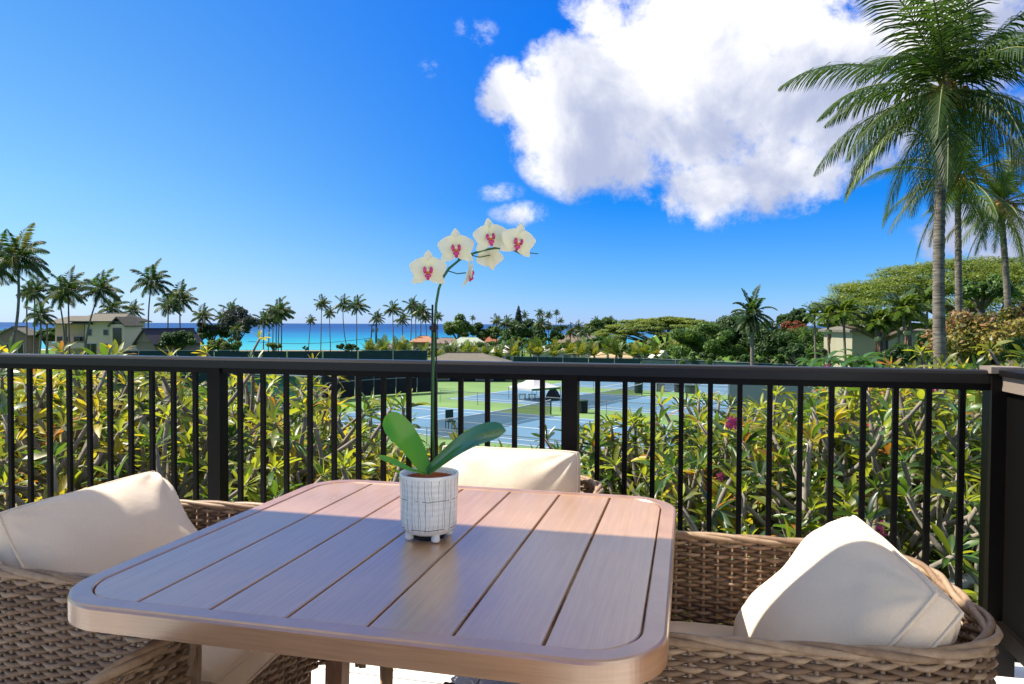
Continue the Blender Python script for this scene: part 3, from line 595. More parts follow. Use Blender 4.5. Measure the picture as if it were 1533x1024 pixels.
    flower(734, 355, -.015, .86, (.10, -1, -.05), 8, (728, 374), 'flower on top of the arch'); flower(775, 362, -.025, .86, (.18, -1, -.10), -12, (760, 373), 'flower nearest the tip of the stem')
    flower(733, 383, .02, .72, (-.25, 1, -.25), 170, (703, 381.5), 'flower turned away, showing its back'); flower(700, 409, .0, .78, (.96, .25, -.2), -18, (669, 405), 'flower seen edge on below the arch')
    build('bud_tip', MB().tube([Q(772, 376), Q(780, 379.5), Q(788, 380)], [.0016, .0028, .0014], 8), gr, pl, True)
orchid()
# garden and far surfaces: one factor darkens their colours so a higher exposure can lift the terrace
_mat0 = mat
def mat(name, col, *a, noise=None, tcol=None, **k):
    f = .68; q = lambda c: tuple(x*f for x in c)
    return _mat0(name, q(col), *a, noise=(noise[0], q(noise[1]), noise[2], noise[3]) if noise else None, tcol=q(tcol) if tcol else None, **k)
# ------------------------------------------------------------------ tennis courts
CZ = -5.0; UX = Vector((.85, -.527, 0)).normalized(); NX = Vector((-UX.y, UX.x, 0)); CANG = math.atan2(UX.y, UX.x)
NET0 = Vector((-.7, 44.6, 0))
M_green = mat('court_green', (.165, .29, .095), .85, .2, noise=(.35, (.21, .35, .12), .35, .7))
M_blue = mat('court_blue', (.105, .225, .34), .8, .2, noise=(.4, (.13, .26, .38), .35, .7))
M_line = mat('court_line', (.75, .75, .72), .8)
M_net = see_through('tennis_net', (.012, .018, .016), .55); M_post = mat('green_post', (.02, .06, .035), .5); M_band = mat('net_band', (.75, .75, .75), .8)
M_steel = mat('galvanised', (.34, .37, .38), .45, .5, .5); M_screen = mat('windscreen_teal', (.018, .050, .052), .8, .2, noise=(2.0, (.03, .07, .068), .3, .7)); M_dark = mat('windscreen_black', (.016, .020, .020), .8, .2, noise=(2, (.03, .034, .034), .3, .7)); M_chain = see_through('chain_link', (.25, .27, .27), .16)
def cpt(l, w, z=0): return NET0+UX*l+NX*w+Vector((0, 0, CZ+z))
def court_slab():
    mb = MB(); c = [cpt(-25, -26), cpt(22, -26), cpt(22, 46), cpt(-25, 46)]
    mb.add([(p.x, p.y, CZ+.03) for p in c]+[(p.x, p.y, CZ-.5) for p in c], [(0, 1, 2, 3), (0, 4, 5, 1), (1, 5, 6, 2), (2, 6, 7, 3), (3, 7, 4, 0)])
    tag(build('court_surround', mb, M_green), kind='structure')
court_slab()
def court(off, label):
    c = cpt(0, off); t = thing('tennis_court', label, 'tennis court', (c.x, c.y, CZ), CANG, 'blue tennis courts')
    build('playing_surface', MB().box((0, 0, .029), (24.4, 11.5, .02)), M_blue, t)
    z = .0415; w = .10
    lines = [((-11.885, y, z), (11.885, y, z)) for y in (-5.485, -4.115, 4.115, 5.485)]+[((x, -5.485, z), (x, 5.485, z)) for x in (-11.885, 11.885)]+[((x, -4.115, z), (x, 4.115, z)) for x in (-6.4, 6.4)]+[((-6.4, 0, z), (6.4, 0, z))]
    for k, (a, b) in enumerate(lines): build('painted_line', MB().bar((a[0], a[1], z+.0015*(k > 3)), (b[0], b[1], z+.0015*(k > 3)), w, .006), M_line, t)
    n = thing('tennis_net', 'dark net across the '+label, 'tennis net', (c.x, c.y, CZ), CANG, 'tennis nets')
    for y in (-6.4, 6.4): build('post', MB().tube([(0, y, .03), (0, y, 1.1)], .05, 8), M_post, n)
    k = 12; vs = []
    for i in range(k+1):
        y = -6.36+12.72*i/k; h = 1.03-.11*(1-(2*i/k-1)**2); vs += [(0, y, .06), (0, y, h)]
    build('netting', MB().add(vs, [(2*i, 2*i+2, 2*i+3, 2*i+1) for i in range(k)]), M_net, n)
    build('net_band', MB().tube([vs[2*i+1] for i in range(k+1)], .035, 6), M_band, n)
court(0, 'blue court beside the open canopy tent'); court(16.5, 'blue court lying between the canopy tent and the litter bins'); court(33, 'blue court beyond the litter bins'); court(-16.8, 'blue court below the flowering shrubs')
def fence(pts, h, n, label, panel_mat, rails=(1.0,), post_w=.06, base=None, group=None, name='court_fence'):
    """run of posts, rails and separate screen panels through the given ground points"""
    t = thing(name, label, 'fence', pts[0], 0, group); o = Vector(pts[0])
    for a, b in zip(pts[:-1], pts[1:]):
        a = Vector(a); b = Vector(b)
        for i in range(n):
            p = a+(b-a)*(i/n)-o; q = a+(b-a)*((i+1)/n)-o; d = (q-p); d = d/d.length
            build('post', MB().tube([p, p+Vector((0, 0, h))], post_w/2, 8), M_steel, t)
            for r in rails: build('rail', MB().bar(p+Vector((0, 0, h*r-.03)), q+Vector((0, 0, h*r-.03)), .05, .05), M_steel, t)
            if panel_mat is not None:
                e = d*.05; s = Vector((-d.y, d.x, 0))*.035
                build('screen_panel', MB().add([p+e+s+Vector((0, 0, .12)), q-e+s+Vector((0, 0, .12)), q-e+s+Vector((0, 0, h-.09)), p+e+s+Vector((0, 0, h-.09))], [(0, 1, 2, 3)]), panel_mat, t)
        build('post', MB().tube([b-o, b-o+Vector((0, 0, h))], post_w/2, 8), M_steel, t)
    return t
def gp(u, Y, dz=0): p = P(u, 500, Y); return Vector((p.x, p.y, CZ+dz))
fence([gp(150, 66), gp(640, 70)], 3.7, 9, 'tall teal windscreen fence in front of the tan house and sea', M_screen, (1.0, .5))
fence([gp(470, 57), gp(560, 62), gp(655, 66)], 2.9, 3, 'black windscreen fence with steel rails beside the green practice wall', M_dark, (1.0, .52))
fence([gp(768, 92), gp(960, 88), gp(1265, 72)], 2.2, 5, 'low teal windscreen fence below the spreading rain tree', M_screen, (1.0,))
fence([P(1090, 600, 44)*1, P(1216, 600, 40)*1], 2.95, 2, 'blue green windscreen panel fence with pale steel posts over the flowering shrubs', mat('windscreen_blue', (.035, .075, .085), .8), (1.0, .32)).location
for o in COL.objects:
    if o.get('label', '').startswith('blue green windscreen'): o.location.z = CZ
fence([P(1140, 600, 31)+Vector((0, 0, 0)), P(1268, 600, 58)], 1.75, 6, 'grey slatted boundary fence running away beside the shrubs', mat('grey_slats', (.10, .105, .11), .6, .3, .3), (1.0, .1))
for o in COL.objects:
    if o.get('label', '').startswith('grey slatted'): o.location.z = CZ
for k, (l0, l1, w, lb) in enumerate([(-11, 21, 8.4, 'low chain link divider fence behind the canopy tent court'), (-9, 21, 25, 'low chain link divider fence beside the litter bins'), (-21, 12, -8.4, 'low chain link divider fence below the shrubs')]):
    fence([cpt(l0, w), cpt(l1, w)], 1.0, 9, lb, M_chain, (1.0,), .05, group='low chain link divider fences')
def practice_wall():
    a = P(362, 600, 52); b = P(484, 600, 49); t = thing('practice_wall', 'solid dark green tennis practice wall with white line', 'wall', (a.x, a.y, CZ), math.atan2(b.y-a.y, b.x-a.x)); L = math.hypot(b.x-a.x, b.y-a.y)
    M = mat('practice_green', (.020, .125, .085), .7, .3, noise=(1.2, (.028, .15, .10), .3, .7))
    for k in range(3): build('wall_board', MB().box((L*(k+.5)/3, 0, 1.3), (L/3-.006, .16, 2.6)), M, t)
    build('wall_trim', MB().box((L/2, -.1, 2.62), (L, .24, .07)), M_steel, t); build('painted_line', MB().box((L/2, -.085, .93), (L-.1, .012, .07)), M_line, t)
    build('wall_post', MB().box((L+.06, -.02, 1.4), (.12, .2, 2.8)), M_dark, t)
practice_wall()
def tent():
    c = P(800, 598, 60); t = thing('canopy_tent', 'pop-up canopy tent with white top and green edge standing by the courts', 'tent', (c.x, c.y, CZ+.03), math.radians(38))
    w = 1.5; h0, h1 = 1.05, 1.85; M_t = mat('canopy_white', (.78, .76, .76), .8, trans=.2, tcol=(.8, .8, .8)); M_tg = mat('canopy_green', (.05, .30, .07), .8)
    for sx in (-1, 1):
        for sy in (-1, 1): build('leg', MB().tube([(sx*w, sy*w, 0), (sx*w, sy*w, h0)], .03, 6), M_steel, t)
    cs = [(-w, -w), (w, -w), (w, w), (-w, w)]
    mb = MB()
    for k in range(4):
        a = cs[k]; b = cs[(k+1) % 4]; n = 6; vs = []
        for i in range(n+1):
            f = i/n; z = h0+(h1-h0)*(f**1.35)
            for q in range(5): g = q/4; x = (a[0]*(1-g)+b[0]*g)*(1-f*.985); y = (a[1]*(1-g)+b[1]*g)*(1-f*.985); vs.append((x, y, z-.05*math.sin(math.pi*g)*(1-f)*f*2))
        mb.add(vs, [(i*5+q, i*5+q+1, (i+1)*5+q+1, (i+1)*5+q) for i in range(n) for q in range(4)])
    build('canopy', mb, M_t, t, True)
    for k in range(4):
        a = cs[k]; b = cs[(k+1) % 4]; build('valance', MB().add([(a[0], a[1], h0-.16), (b[0], b[1], h0-.16), (b[0], b[1], h0), (a[0], a[1], h0)], [(0, 1, 2, 3)]), M_tg if k in (0, 1) else M_t, t)
    bc = P(828, 598, 59.5); q = thing('stacked_equipment', 'dark covered equipment heap under the canopy tent', 'equipment', (bc.x, bc.y, CZ+.03), .4)
    build('heap', MB().lathe([(.55, 0), (.6, .35), (.42, .7), (.2, .95), (.02, 1.0)], 9), M_dark, q); build('strap', MB().tube([(-.6, 0, .32), (0, -.3, .72), (.6, 0, .32)], .03, 6), M_post, q)
    for k, dx in enumerate((-1.0, -.2)):
        b_ = thing('folding_bench', 'small grey bench under the canopy tent', 'bench', (c.x+dx, c.y-.2, CZ+.03), .2, 'benches under the canopy tent'); build('seat', MB().box((0, 0, .45), (.6, .36, .05)), M_steel, b_)
        for sx in (-.24, .24): build('leg', MB().box((sx, 0, .21), (.05, .3, .42)), M_steel, b_)
tent()
def bin_(u, v, Y, w, h, M, label, cat='bin', name='litter_bin', group=None):
    p = P(u, v, Y); t = thing(name, label, cat, (p.x, p.y, CZ+.03), .2, group)
    build('body', MB().lathe([(w*.42, 0), (w*.5, .1), (w*.5, h*.86), (w*.46, h*.88)], 12), M, t, False); build('lid', MB().lathe([(w*.54, h*.86), (w*.54, h*.92), (w*.3, h), (.01, h*1.01)], 12), M_post, t)
bin_(956, 588, 66, .75, 1.15, M_post, 'dark green round litter bin beside the far net post'); bin_(988, 585, 68, .8, 1.05, M_steel, 'grey round litter bin by the divider fence'); bin_(1015, 585, 67, .7, 1.1, M_dark, 'black round litter bin by the divider fence'); bin_(1033, 587, 66, .95, .8, M_post, 'squat green litter bin by the divider fence')
bin_(872, 616, 51, .75, .95, M_dark, 'black round litter bin on the canopy tent court')
def umpire(u, v, Y, lab):
    p = P(u, v, Y); t = thing('court_chair', lab, 'chair', (p.x, p.y, CZ+.03), .5); build('seat', MB().box((0, 0, .45), (.5, .5, .06)), M_post, t); build('backrest', MB().box((.05, .25, .8), (.5, .05, .6)), M_post, t)
    for sx in (-.2, .2):
        for sy in (-.2, .2): build('leg', MB().box((sx, sy, .21), (.04, .04, .42)), M_post, t)
umpire(674, 638, 43, 'green plastic chair standing at the court net')

# ------------------------------------------------------------------ buildings
def hip(mb, cx, cy, w, d, z0, z1, over, ridge, mi=0):
    W, D = w/2+over, d/2+over; r = ridge/2
    v = [(cx-W, cy-D, z0), (cx+W, cy-D, z0), (cx+W, cy+D, z0), (cx-W, cy+D, z0), (cx-r, cy, z1), (cx+r, cy, z1)]
    v += [(x, y, z-.18) for x, y, z in v[:4]]
    mb.add(v, [(0, 1, 5, 4), (1, 2, 5), (2, 3, 4, 5), (3, 0, 4), (6, 7, 1, 0), (7, 8, 2, 1), (8, 9, 3, 2), (9, 6, 0, 3), (9, 8, 7, 6)], mi)
def gable(mb, cx, cy, w, d, z0, z1, over, mi=0):  # ridge along y, gable end towards -y
    W, D = w/2+over, d/2+over; th = .2
    for s in (-1, 1):
        e = (z1-z0)/(w/2)*over
        mb.add([(cx, cy-D, z1), (cx, cy+D, z1), (cx+s*W, cy+D, z0-e), (cx+s*W, cy-D, z0-e), (cx, cy-D, z1-th), (cx, cy+D, z1-th), (cx+s*W, cy+D, z0-e-th), (cx+s*W, cy-D, z0-e-th)], [(0, 1, 2, 3), (7, 6, 5, 4), (0, 3, 7, 4), (2, 1, 5, 6), (3, 2, 6, 7), (1, 0, 4, 5)], mi)
M_sh = mat('shingle_grey', (.15, .14, .11), .9, .2, noise=(1.6, (.21, .19, .15), .3, .7), bump=.6, bscale=6); M_wc = mat('cream_wall', (.95, .72, .52), .9, noise=(.8, (1.0, .78, .58), .3, .7)); M_glass = mat('dark_pane', (.02, .025, .03), .1, .7); M_trim = mat('white_trim', (.72, .70, .66), .7)
M_sage = mat('tan_wall', (.34, .25, .19), .9)
def window(t, x, y, z, w, h, ny=-1, axis='y'):
    if axis == 'y':
        f = build('window', MB().box((x, y-.03, z), (w+.16, .06, h+.16)), M_trim, t); build('pane', MB().box((x, y-.07, z), (w, .04, h)), M_glass, f)
    else:
        f = build('window', MB().box((x+.03, y, z), (.06, w+.16, h+.16)), M_trim, t); build('pane', MB().box((x+.07, y, z), (.04, w, h)), M_glass, f)
def big_house():
    Y = 128; k = Y/FPX; p = P(75, 500, Y); z0 = gz(p.x, Y)-.2; t = thing('villa', 'cream two storey villa with hipped shingle roof and balcony', 'house', (p.x, Y, z0), math.radians(-4))
    H = (P(75, 484, Y).z-z0); Wd = 118*k
    # left half set back behind a porch, right half a plain wall
    build('wall', MB().box((Wd*.27, 3.6, H/2), (Wd*.52, 5, H-.1)), M_wc, t); build('wall', MB().box((Wd*.76, 2.4, H/2+.2), (Wd*.46, 7.4, H+.4)), M_wc, t)
    rb = MB(); hip(rb, Wd*.30, 2.6, Wd*.60, 8.4, H, H+1.35, .5, Wd*.30); r = build('roof', rb, M_sh, t)
    rb = MB(); hip(rb, Wd*.70, 2.6, Wd*.60, 8.6, H+.42, H+1.75, .5, Wd*.46); build('roof', rb, M_sh, t)
    build('roof_ridge', MB().bar((Wd*.47, 2.6, H+1.8), (Wd*.93, 2.6, H+1.8), .25, .14), M_wc, r)
    ft = MB(); gable(ft, Wd*.98, .4, 2.6, 5.0, H-.1, H+1.2, .25); g = build('gable_roof', ft, M_sh, t)
    build('gable_wall', MB().poly([(Wd*.98-1.3, -2.0), (Wd*.98+1.3, -2.0), (Wd*.98+1.3, 2), (Wd*.98-1.3, 2)], 0, H-.1), M_wc, t); build('gable_window', MB().box((Wd*.98, -2.06, H*.62), (1.5, .1, H*.55)), M_glass, t)
    fl = H*.50
    b = build('balcony', MB().box((Wd*.25, .2, fl-.75), (Wd*.52, 2.2, .2)), M_wc, t)
    for i in range(5): build('rail_post', MB().box((Wd*(.0+.52*i/4), -.86, fl-.2), (.1, .1, 1.0)), M_wc, b)
    build('balcony_rail', MB().box((Wd*.25, -.88, fl+.28), (Wd*.53, .1, .1)), M_wc, b); build('balcony_panel', MB().box((Wd*.25, -.84, fl-.25), (Wd*.52, .05, .75)), M_wc, b)
    for x in (.01, .26, .51): build('porch_column', MB().box((Wd*x, -.95, H/2), (.22, .22, H)), M_sage, t)
    for x in (.07, .16, .30, .38): window(t, Wd*x, 1.1, fl+.3, 1.0, 1.6)
    for x, z, w, h in ((.59, H*.78, .7, 1.1), (.575, H*.36, .55, 1.9), (.64, H*.36, 1.0, 1.9), (.80, H*.78, .8, .9), (.80, H*.36, .7, 1.9)): window(t, Wd*x, -1.3, z, w, h)
    build('downpipe', MB().tube([(Wd*.90, -1.38, .2), (Wd*.90, -1.38, H+.3)], .07, 6), M_sage, t)
big_house()
def house(u, v_eave, Y, wpx, roof_px, col, label, kind='hip', wall=None, d=7.0, rz=0, cat='house'):
    k = Y/FPX; p = P(u, v_eave, Y); g = gz(p.x, Y+3)-.3; t = thing('bungalow', label, cat, (p.x, Y, g), math.radians(rz)); H = p.z-g; w = wpx*k
    build('wall', MB().box((0, d/2, H/2), (w*.86, d*.86, H)), wall or M_wc, t); rb = MB()
    if kind == 'hip': hip(rb, 0, d/2, w*.88, d*.9, H, H+roof_px*k, w*.06, w*.35)
    else:
        gable(rb, 0, d/2, w*.86, d*.9, H, H+roof_px*k, w*.07); build('gable_wall', MB().add([(-w*.43, .48, H), (w*.43, .48, H), (0, .48, H+roof_px*k*.97)], [(0, 1, 2)]), wall or M_wc, t)
    r = build('roof', rb, col, t); build('roof_ridge', MB().bar((-w*.17 if kind == 'hip' else 0, d/2 if kind == 'hip' else 0, H+roof_px*k+.02), (w*.17 if kind == 'hip' else 0, d/2 if kind == 'hip' else d, H+roof_px*k+.02), .25, .12), col, r)
    for x in (-.22, .22): window(t, w*x, d*.07, H*.45, w*.16, H*.4)
M_or = mat('roof_clay', (.42, .20, .11), .9, noise=(1, (.5, .27, .16), .3, .7)); M_br = mat('roof_brown', (.20, .145, .125), .9, noise=(1, (.26, .20, .17), .3, .7)); M_pg = mat('roof_pale_green', (.42, .48, .36), .8); M_rd = mat('roof_red', (.36, .13, .07), .9); M_tn = mat('roof_tan', (.50, .36, .19), .9, noise=(1, (.56, .42, .24), .3, .7)); M_th = mat('roof_thatch', (.24, .19, .14), .95); M_wh = mat('roof_white', (.74, .70, .64), .8)
house(18, 500, 135, 44, 11, M_sh, 'small gabled cottage under the leaning palms at the shore side', 'gable', M_sage, rz=14)
house(212, 512, 100, 46, 20, mat('roof_slate', (.055, .055, .075), .9), 'dark brown roofed cottage tucked against the cream villa', 'gable', M_sage, d=9, rz=-24); house(236, 512, 108, 26, 10, M_sh, 'little gabled porch house below the tall single palm', 'gable', M_or)
house(573, 523, 180, 34, 9, M_br, 'brown hip roofed bungalow beside the utility poles'); house(632, 512, 215, 40, 9, M_or, 'clay orange roofed bungalow under the palm cluster', 'hip', M_or); house(668, 514, 200, 56, 8, M_br, 'long brown roofed bungalow beside the orchid stem'); house(700, 518, 165, 66, 13, M_pg, 'pale green roofed bungalow behind the areca hedge'); house(730, 512, 190, 44, 9, M_rd, 'red roofed bungalow under the round trees')
house(752, 528, 150, 40, 11, M_wh, 'white roofed cabana nearest the shingle clubhouse', 'hip', M_wh); house(812, 528, 150, 34, 9, M_wh, 'white roofed cabana behind the areca hedge', 'hip', M_wh); house(838, 526, 155, 44, 9, mat('roof_cream', (.66, .56, .44), .8), 'cream roofed cabana beside the thatched pavilion', 'hip', M_wh); house(857, 513, 185, 46, 13, M_th, 'thatched pavilion under dark palms', 'hip'); house(882, 508, 220, 30, 8, M_sh, 'grey roofed bungalow half hidden by trees')
house(921, 537, 118, 62, 13, M_tn, 'tan flat pitched house before the spreading rain tree', 'hip', M_wc); house(995, 538, 112, 30, 12, M_wh, 'white gabled hut beside the clipped round trees', 'gable', M_wh); house(692, 547, 78, 150, 16, mat('shingle_olive', (.15, .135, .10), .9, noise=(2, (.20, .18, .14), .3, .7), bump=.6, bscale=6), 'low clubhouse with wide grey shingle hip roof beside the courts', 'hip', M_dark, d=10)
def villa_right():
    Y = 55; k = Y/FPX; p = P(1275, 560, Y); g = gz(p.x, Y)-.2; t = thing('villa', 'pale olive villa wall with dark window behind slender palms', 'house', (p.x, Y, g), 0); H = P(1275, 494, Y).z-g; w = 110*k; M_ol = mat('olive_wall', (.40, .37, .25), .9, noise=(.7, (.45, .42, .29), .3, .7))
    build('wall', MB().box((w/2, 2.5, H/2), (w, 5, H)), M_ol, t); rb = MB(); hip(rb, w/2, 2.5, w, 5, H, H+.5, .35, w*.6); build('roof', rb, M_sh, t); build('wall_band', MB().box((w/2, -.05, H*.62), (w, .09, .12)), M_wc, t)
    window(t, w*.24, -.02, H*.42, 1.0, 1.0); window(t, w*.13, -.02, H*.42, .35, 1.0); window(t, w*.75, -.02, H*.42, .9, 1.0)
villa_right()
def poles():
    M_wd = mat('pole_wood', (.09, .07, .055), .9)
    ends = []
    for u, v, ub in ((557, 485, 554), (563, 484, 562)):
        a = P(u, v, 230); b = P(ub, 520, 230); g = gz(b.x, 230); t = thing('utility_pole', 'slim wooden utility pole with crossarm above the brown bungalow', 'utility pole', (b.x, 230, g), 0, 'utility poles by the shore'); d = a-Vector((b.x, 230, g))
        build('pole', MB().tube([(0, 0, 0), d], [.2, .15], 6), M_wd, t); build('crossarm', MB().box((d.x, 0, d.z-.5), (2.4, .14, .16)), M_wd, t); build('transformer', MB().lathe([(.3, 0), (.32, .1), (.32, 1.0), (.1, 1.2)], 10, (d.x+.4, 0, d.z-2.6)), M_steel, t)
    a = P(556, 506, 230); b = P(372, 511, 230); build_o = build('power_line', MB().tube([a.lerp(b, i/12)-Vector((0, 0, 1.2*math.sin(math.pi*i/12))) for i in range(13)], .075, 5), M_wd); tag(build_o, 'thin dark power line strung across the turquoise sea', 'power line')
poles()
# ------------------------------------------------------------------ palms
M_fr = [mat('frond_dark', (.022, .055, .014), .55, .3, trans=.25, tcol=(.08, .19, .02)), mat('frond_mid', (.038, .085, .018), .55, .3, trans=.30, tcol=(.15, .28, .03)), mat('frond_olive', (.085, .10, .022), .45, .45, trans=.32, tcol=(.26, .28, .04))]
M_fr += [mat('frond_lime', (.10, .18, .02), .45, .4, trans=.35, tcol=(.30, .42, .03)), mat('frond_gold', (.24, .26, .03), .45, .4, trans=.35, tcol=(.45, .45, .04))]
M_rach = mat('frond_rib', (.20, .22, .05), .6); M_trk = mat('palm_bark', (.12, .10, .085), .95, .15, noise=(2.2, (.36, .31, .26), .38, .66), stretch=(1.5, 1.5, 11), bump=1.0, bscale=7)
M_shaft = mat('palm_shaft', (.12, .24, .05), .5); M_nut = mat('coconut', (.42, .20, .04), .6, noise=(9, (.50, .30, .06), .4, .7)); M_husk = mat('dry_husk', (.24, .15, .085), .95, noise=(5, (.33, .21, .12), .3, .7))
def frond(L, az, el, g, wind, nl, lw, ll, droop, mi=1, seg=1, nseg=9, rr=.03, seed=0, fold=.35):
    """one feather leaf in crown space: ribbed stalk plus two rows of leaflets"""
    rg = np.random.default_rng(seed); d = Vector((math.cos(el)*math.cos(az), math.cos(el)*math.sin(az), math.sin(el))); p = Vector((0, 0, 0)); pts = [p.copy()]; ds = [d.copy()]
    st = L/nseg; W = Vector(wind)
    for i in range(nseg):
        f = (i+1)/nseg; d = (d+Vector((0, 0, -1))*(g*f/nseg*2)+W*(f/nseg*2)).normalized(); p = p+d*st; pts.append(p.copy()); ds.append(d.copy())
    mb = MB(); mb.tube(pts, [rr*(1-.85*i/nseg) for i in range(nseg+1)], 4, mi=0, cap=False)
    for k in range(nl):
        t = .10+.90*(k+.5)/nl; x = t*nseg; i = min(int(x), nseg-1); f = x-i; q = pts[i].lerp(pts[i+1], f); dd = ds[i].lerp(ds[i+1], f).normalized()
        sd = dd.cross(Vector((0, 0, 1))); sd = sd.normalized() if sd.length > .05 else Vector((-math.sin(az), math.cos(az), 0)); upn = sd.cross(dd)
        ln = ll*L*(math.sin(math.pi*min(.98, .18+.80*t))**.75)
        for s in (-1, 1):
            v = (sd*s*(.85-.30*t)+dd*(.45+.5*t)+upn*fold*(1-t)+Vector((0, 0, -droop*.4))+W*.5+Vector(rg.normal(0, .07, 3))).normalized(); wd = dd*(lw*.5)
            if seg == 1:
                e = q+v*ln+Vector((0, 0, -droop*ln*.35)); m_ = q.lerp(e, .45); mb.add([q-wd*.6, m_-wd*1.2, e, m_+wd*1.2], [(0, 1, 2, 3)], 1)
            else:
                prev = q; cur = v.copy(); L_ = []; 
                for z in range(seg): L_.append(prev.copy()); prev = prev+cur*(ln/seg); cur = (cur+Vector((0, 0, -droop*.75*(z+1)/seg))).normalized()
                L_.append(prev); vs = []
                for z, c in enumerate(L_): w = (.6, 1.0, .8, .06)[min(z, 3)] if seg == 3 else (1-z/seg*.95); vs += [c-wd*w, c+wd*w]
                mb.add(vs, [(2*z, 2*z+1, 2*z+3, 2*z+2) for z in range(seg)], 1)
    return mb.mesh('frond', [M_rach, M_fr[mi]])
def crown_set(n, L, wind, g, nl, lw, ll, droop, seed, seg=1, emin=-35, emax=80, nseg=9, rr=.03, mis=(0, 1, 1, 2), fold=.35):
    rg = random.Random(seed); out = []
    for k in range(n):
        f = k/(n-1); el = math.radians(emax+(emin-emax)*f**.85+rg.uniform(-8, 8)); az = k*2.39996+rg.uniform(-.25, .25)
        out.append(frond(L*rg.uniform(.85, 1.08)*(1-.12*f), az, el, g*rg.uniform(.8, 1.2), wind, nl, lw, ll, droop*(1+.6*f), rg.choice(mis), seg, nseg, rr, seed*100+k, fold))
    return out
COCO = [crown_set(19, 1.0, (.50, .05, -.05), 1.0, 32, .036, .32, .95, 20+s, rr=.012, mis=(0, 0, 1, 1, 2)) for s in range(4)]
MANI = [crown_set(13, 1.0, (.05, 0, 0), 1.25, 26, .085, .38, .6, 40+s, rr=.014, emin=-5, mis=(1, 1, 3, 3), fold=.5) for s in range(2)]
ROYL = crown_set(22, 1.0, (.04, 0, 0), 1.15, 40, .050, .28, .6, 61, rr=.012, emin=-50, emax=82, mis=(0, 0, 1))
NUTM = MB().lathe([(.001, -.13), (.07, -.10), (.10, 0), (.07, .10), (.001, .13)], 8).mesh('coconut', M_nut, True)
def trunk_mesh(base, top, r0, r1, bow, n=14, rings=0, sides=10):
    pts = []; rad = []
    for i in range(n+1):
        f = i/n; p = base.lerp(top, f)+Vector(bow)*math.sin(math.pi*f); pts.append(p); r = r0+(r1-r0)*f+r0*.5*max(0, 1-f*9)**2
        if rings: r *= 1+.05*((i % 2)*2-1)+.02*math.sin(i*1.7)
        rad.append(r)
    return MB().tube(pts, rad, sides)
def palm(u, v, rpx, ub, Y, label, group, tmpl, bow=0.0, tr=.115, scale_fr=None, name='coconut_palm', nuts=3, shaft=False, cat='palm tree', base_v=None):
    top = P(u, v, Y); bx = P(ub, 520, Y).x; g = gz(bx, Y); t = thing(name, label, cat, (bx, Y, g-.1), 0, group); org = Vector((bx, Y, g-.1)); tl = top-org
    build('trunk', trunk_mesh(Vector((0, 0, 0)), tl, tr*1.25, tr*.8, (bow, 0, 0)), M_trk, t, True)
    s = rpx*Y/FPX*1.12; rz = random.uniform(-.3, .3)
    for me in tmpl:
        o = link('frond', me, t, tl); o.scale = (s, s, s); o.rotation_euler = (random.uniform(-.06, .06), random.uniform(-.06, .06), rz)
    if shaft: build('crown_shaft', MB().tube([tl-Vector((0, 0, .2*s)), tl-Vector((0, 0, .1*s)), tl+Vector((0, 0, .04*s))], [tr*.8, tr*1.1, tr*.5], 10), M_shaft, t, True)
    for k in range(nuts):
        a = k*2.1; o = link('coconut', NUTM, t, tl+Vector((math.cos(a)*.22, math.sin(a)*.22, -.22))); 
    return t
def pal(rows, label, group, **kw):
    for i, r in enumerate(rows): palm(*r[:5], label if isinstance(label, str) else label[i], group, COCO[random.randrange(4)], *(r[5:]), **kw)
pal([(26, 385, 51, 2, 78, .8)], 'tall curving coconut palm rising above all others by the shore cottage', None, tr=.14)
pal([(-6, 398, 40, -18, 80)], 'coconut palm half cut off by the picture edge behind the curving palm', None, tr=.14)
pal([(40, 437, 17, 40, 118), (52, 436, 28, 51, 112), (60, 471, 25, 55, 100, .3)], 'windblown coconut palm between the shore cottage and the cream villa', 'palms between cottage and villa')
pal([(87, 441, 24, 98, 112, .3), (102, 434, 34, 104, 108)], 'windblown coconut palm growing in front of the villa porch', 'palms before the villa porch')
pal([(151, 433, 34, 126, 108, -.6)], 'leaning coconut palm crossing the cream villa wall', None)
pal([(168, 461, 24, 167, 150)], 'short dark palm crown rising behind the villa roof', None)
pal([(199, 465, 18, 199, 165)], 'small palm standing clear beside the villa gable', None)
pal([(227, 421, 33, 226, 118, -.5)], 'tall lone coconut palm beside the little porch house', None)
pal([(252, 457, 23, 250, 125), (269, 448, 29, 270, 122)], 'windblown coconut palm of a pair over the dark rounded shrub', 'pair of palms over the dark shrub')
pal([(303, 474, 20, 303, 150), (332, 475, 15, 331, 160), (346, 466, 19, 347, 155), (354, 495, 14, 354, 130)], 'bushy palm growing against the feathery ironwood tree', 'palms against the ironwood')
pal([(395, 480, 18, 394, 190), (404, 474, 17, 401, 195), (409, 470, 17, 408, 200), (418, 465, 23, 416, 185), (422, 468, 18, 421, 190), (414, 478, 14, 413, 200)], 'coconut palm in the tight clump in front of the turquoise sea', 'tight palm clump before the sea', tr=.14)
pal([(465, 480, 10, 461, 260), (481.5, 455, 15, 480, 240), (493, 469, 12, 495, 250), (513.5, 456, 16, 522, 235, -.6), (534, 458, 20, 534, 230)], 'slender coconut palm standing alone against the turquoise sea', 'slender palms against the sea', tr=.14)
pal([(564, 476, 14, 564, 235), (588, 463, 16, 589, 225), (602, 478, 14, 604, 220), (617, 458, 16, 614, 230), (622, 466, 12, 623, 235), (630, 467, 18, 630, 225), (637, 475, 13, 640, 240), (655, 474, 10, 655, 240)], 'coconut palm in the loose row above the clay roofed bungalow', 'palms above the clay roof', tr=.14)
pal([(707.6, 476, 5.5, 707, 330)], 'tiny far palm peeking over the round trees', None)
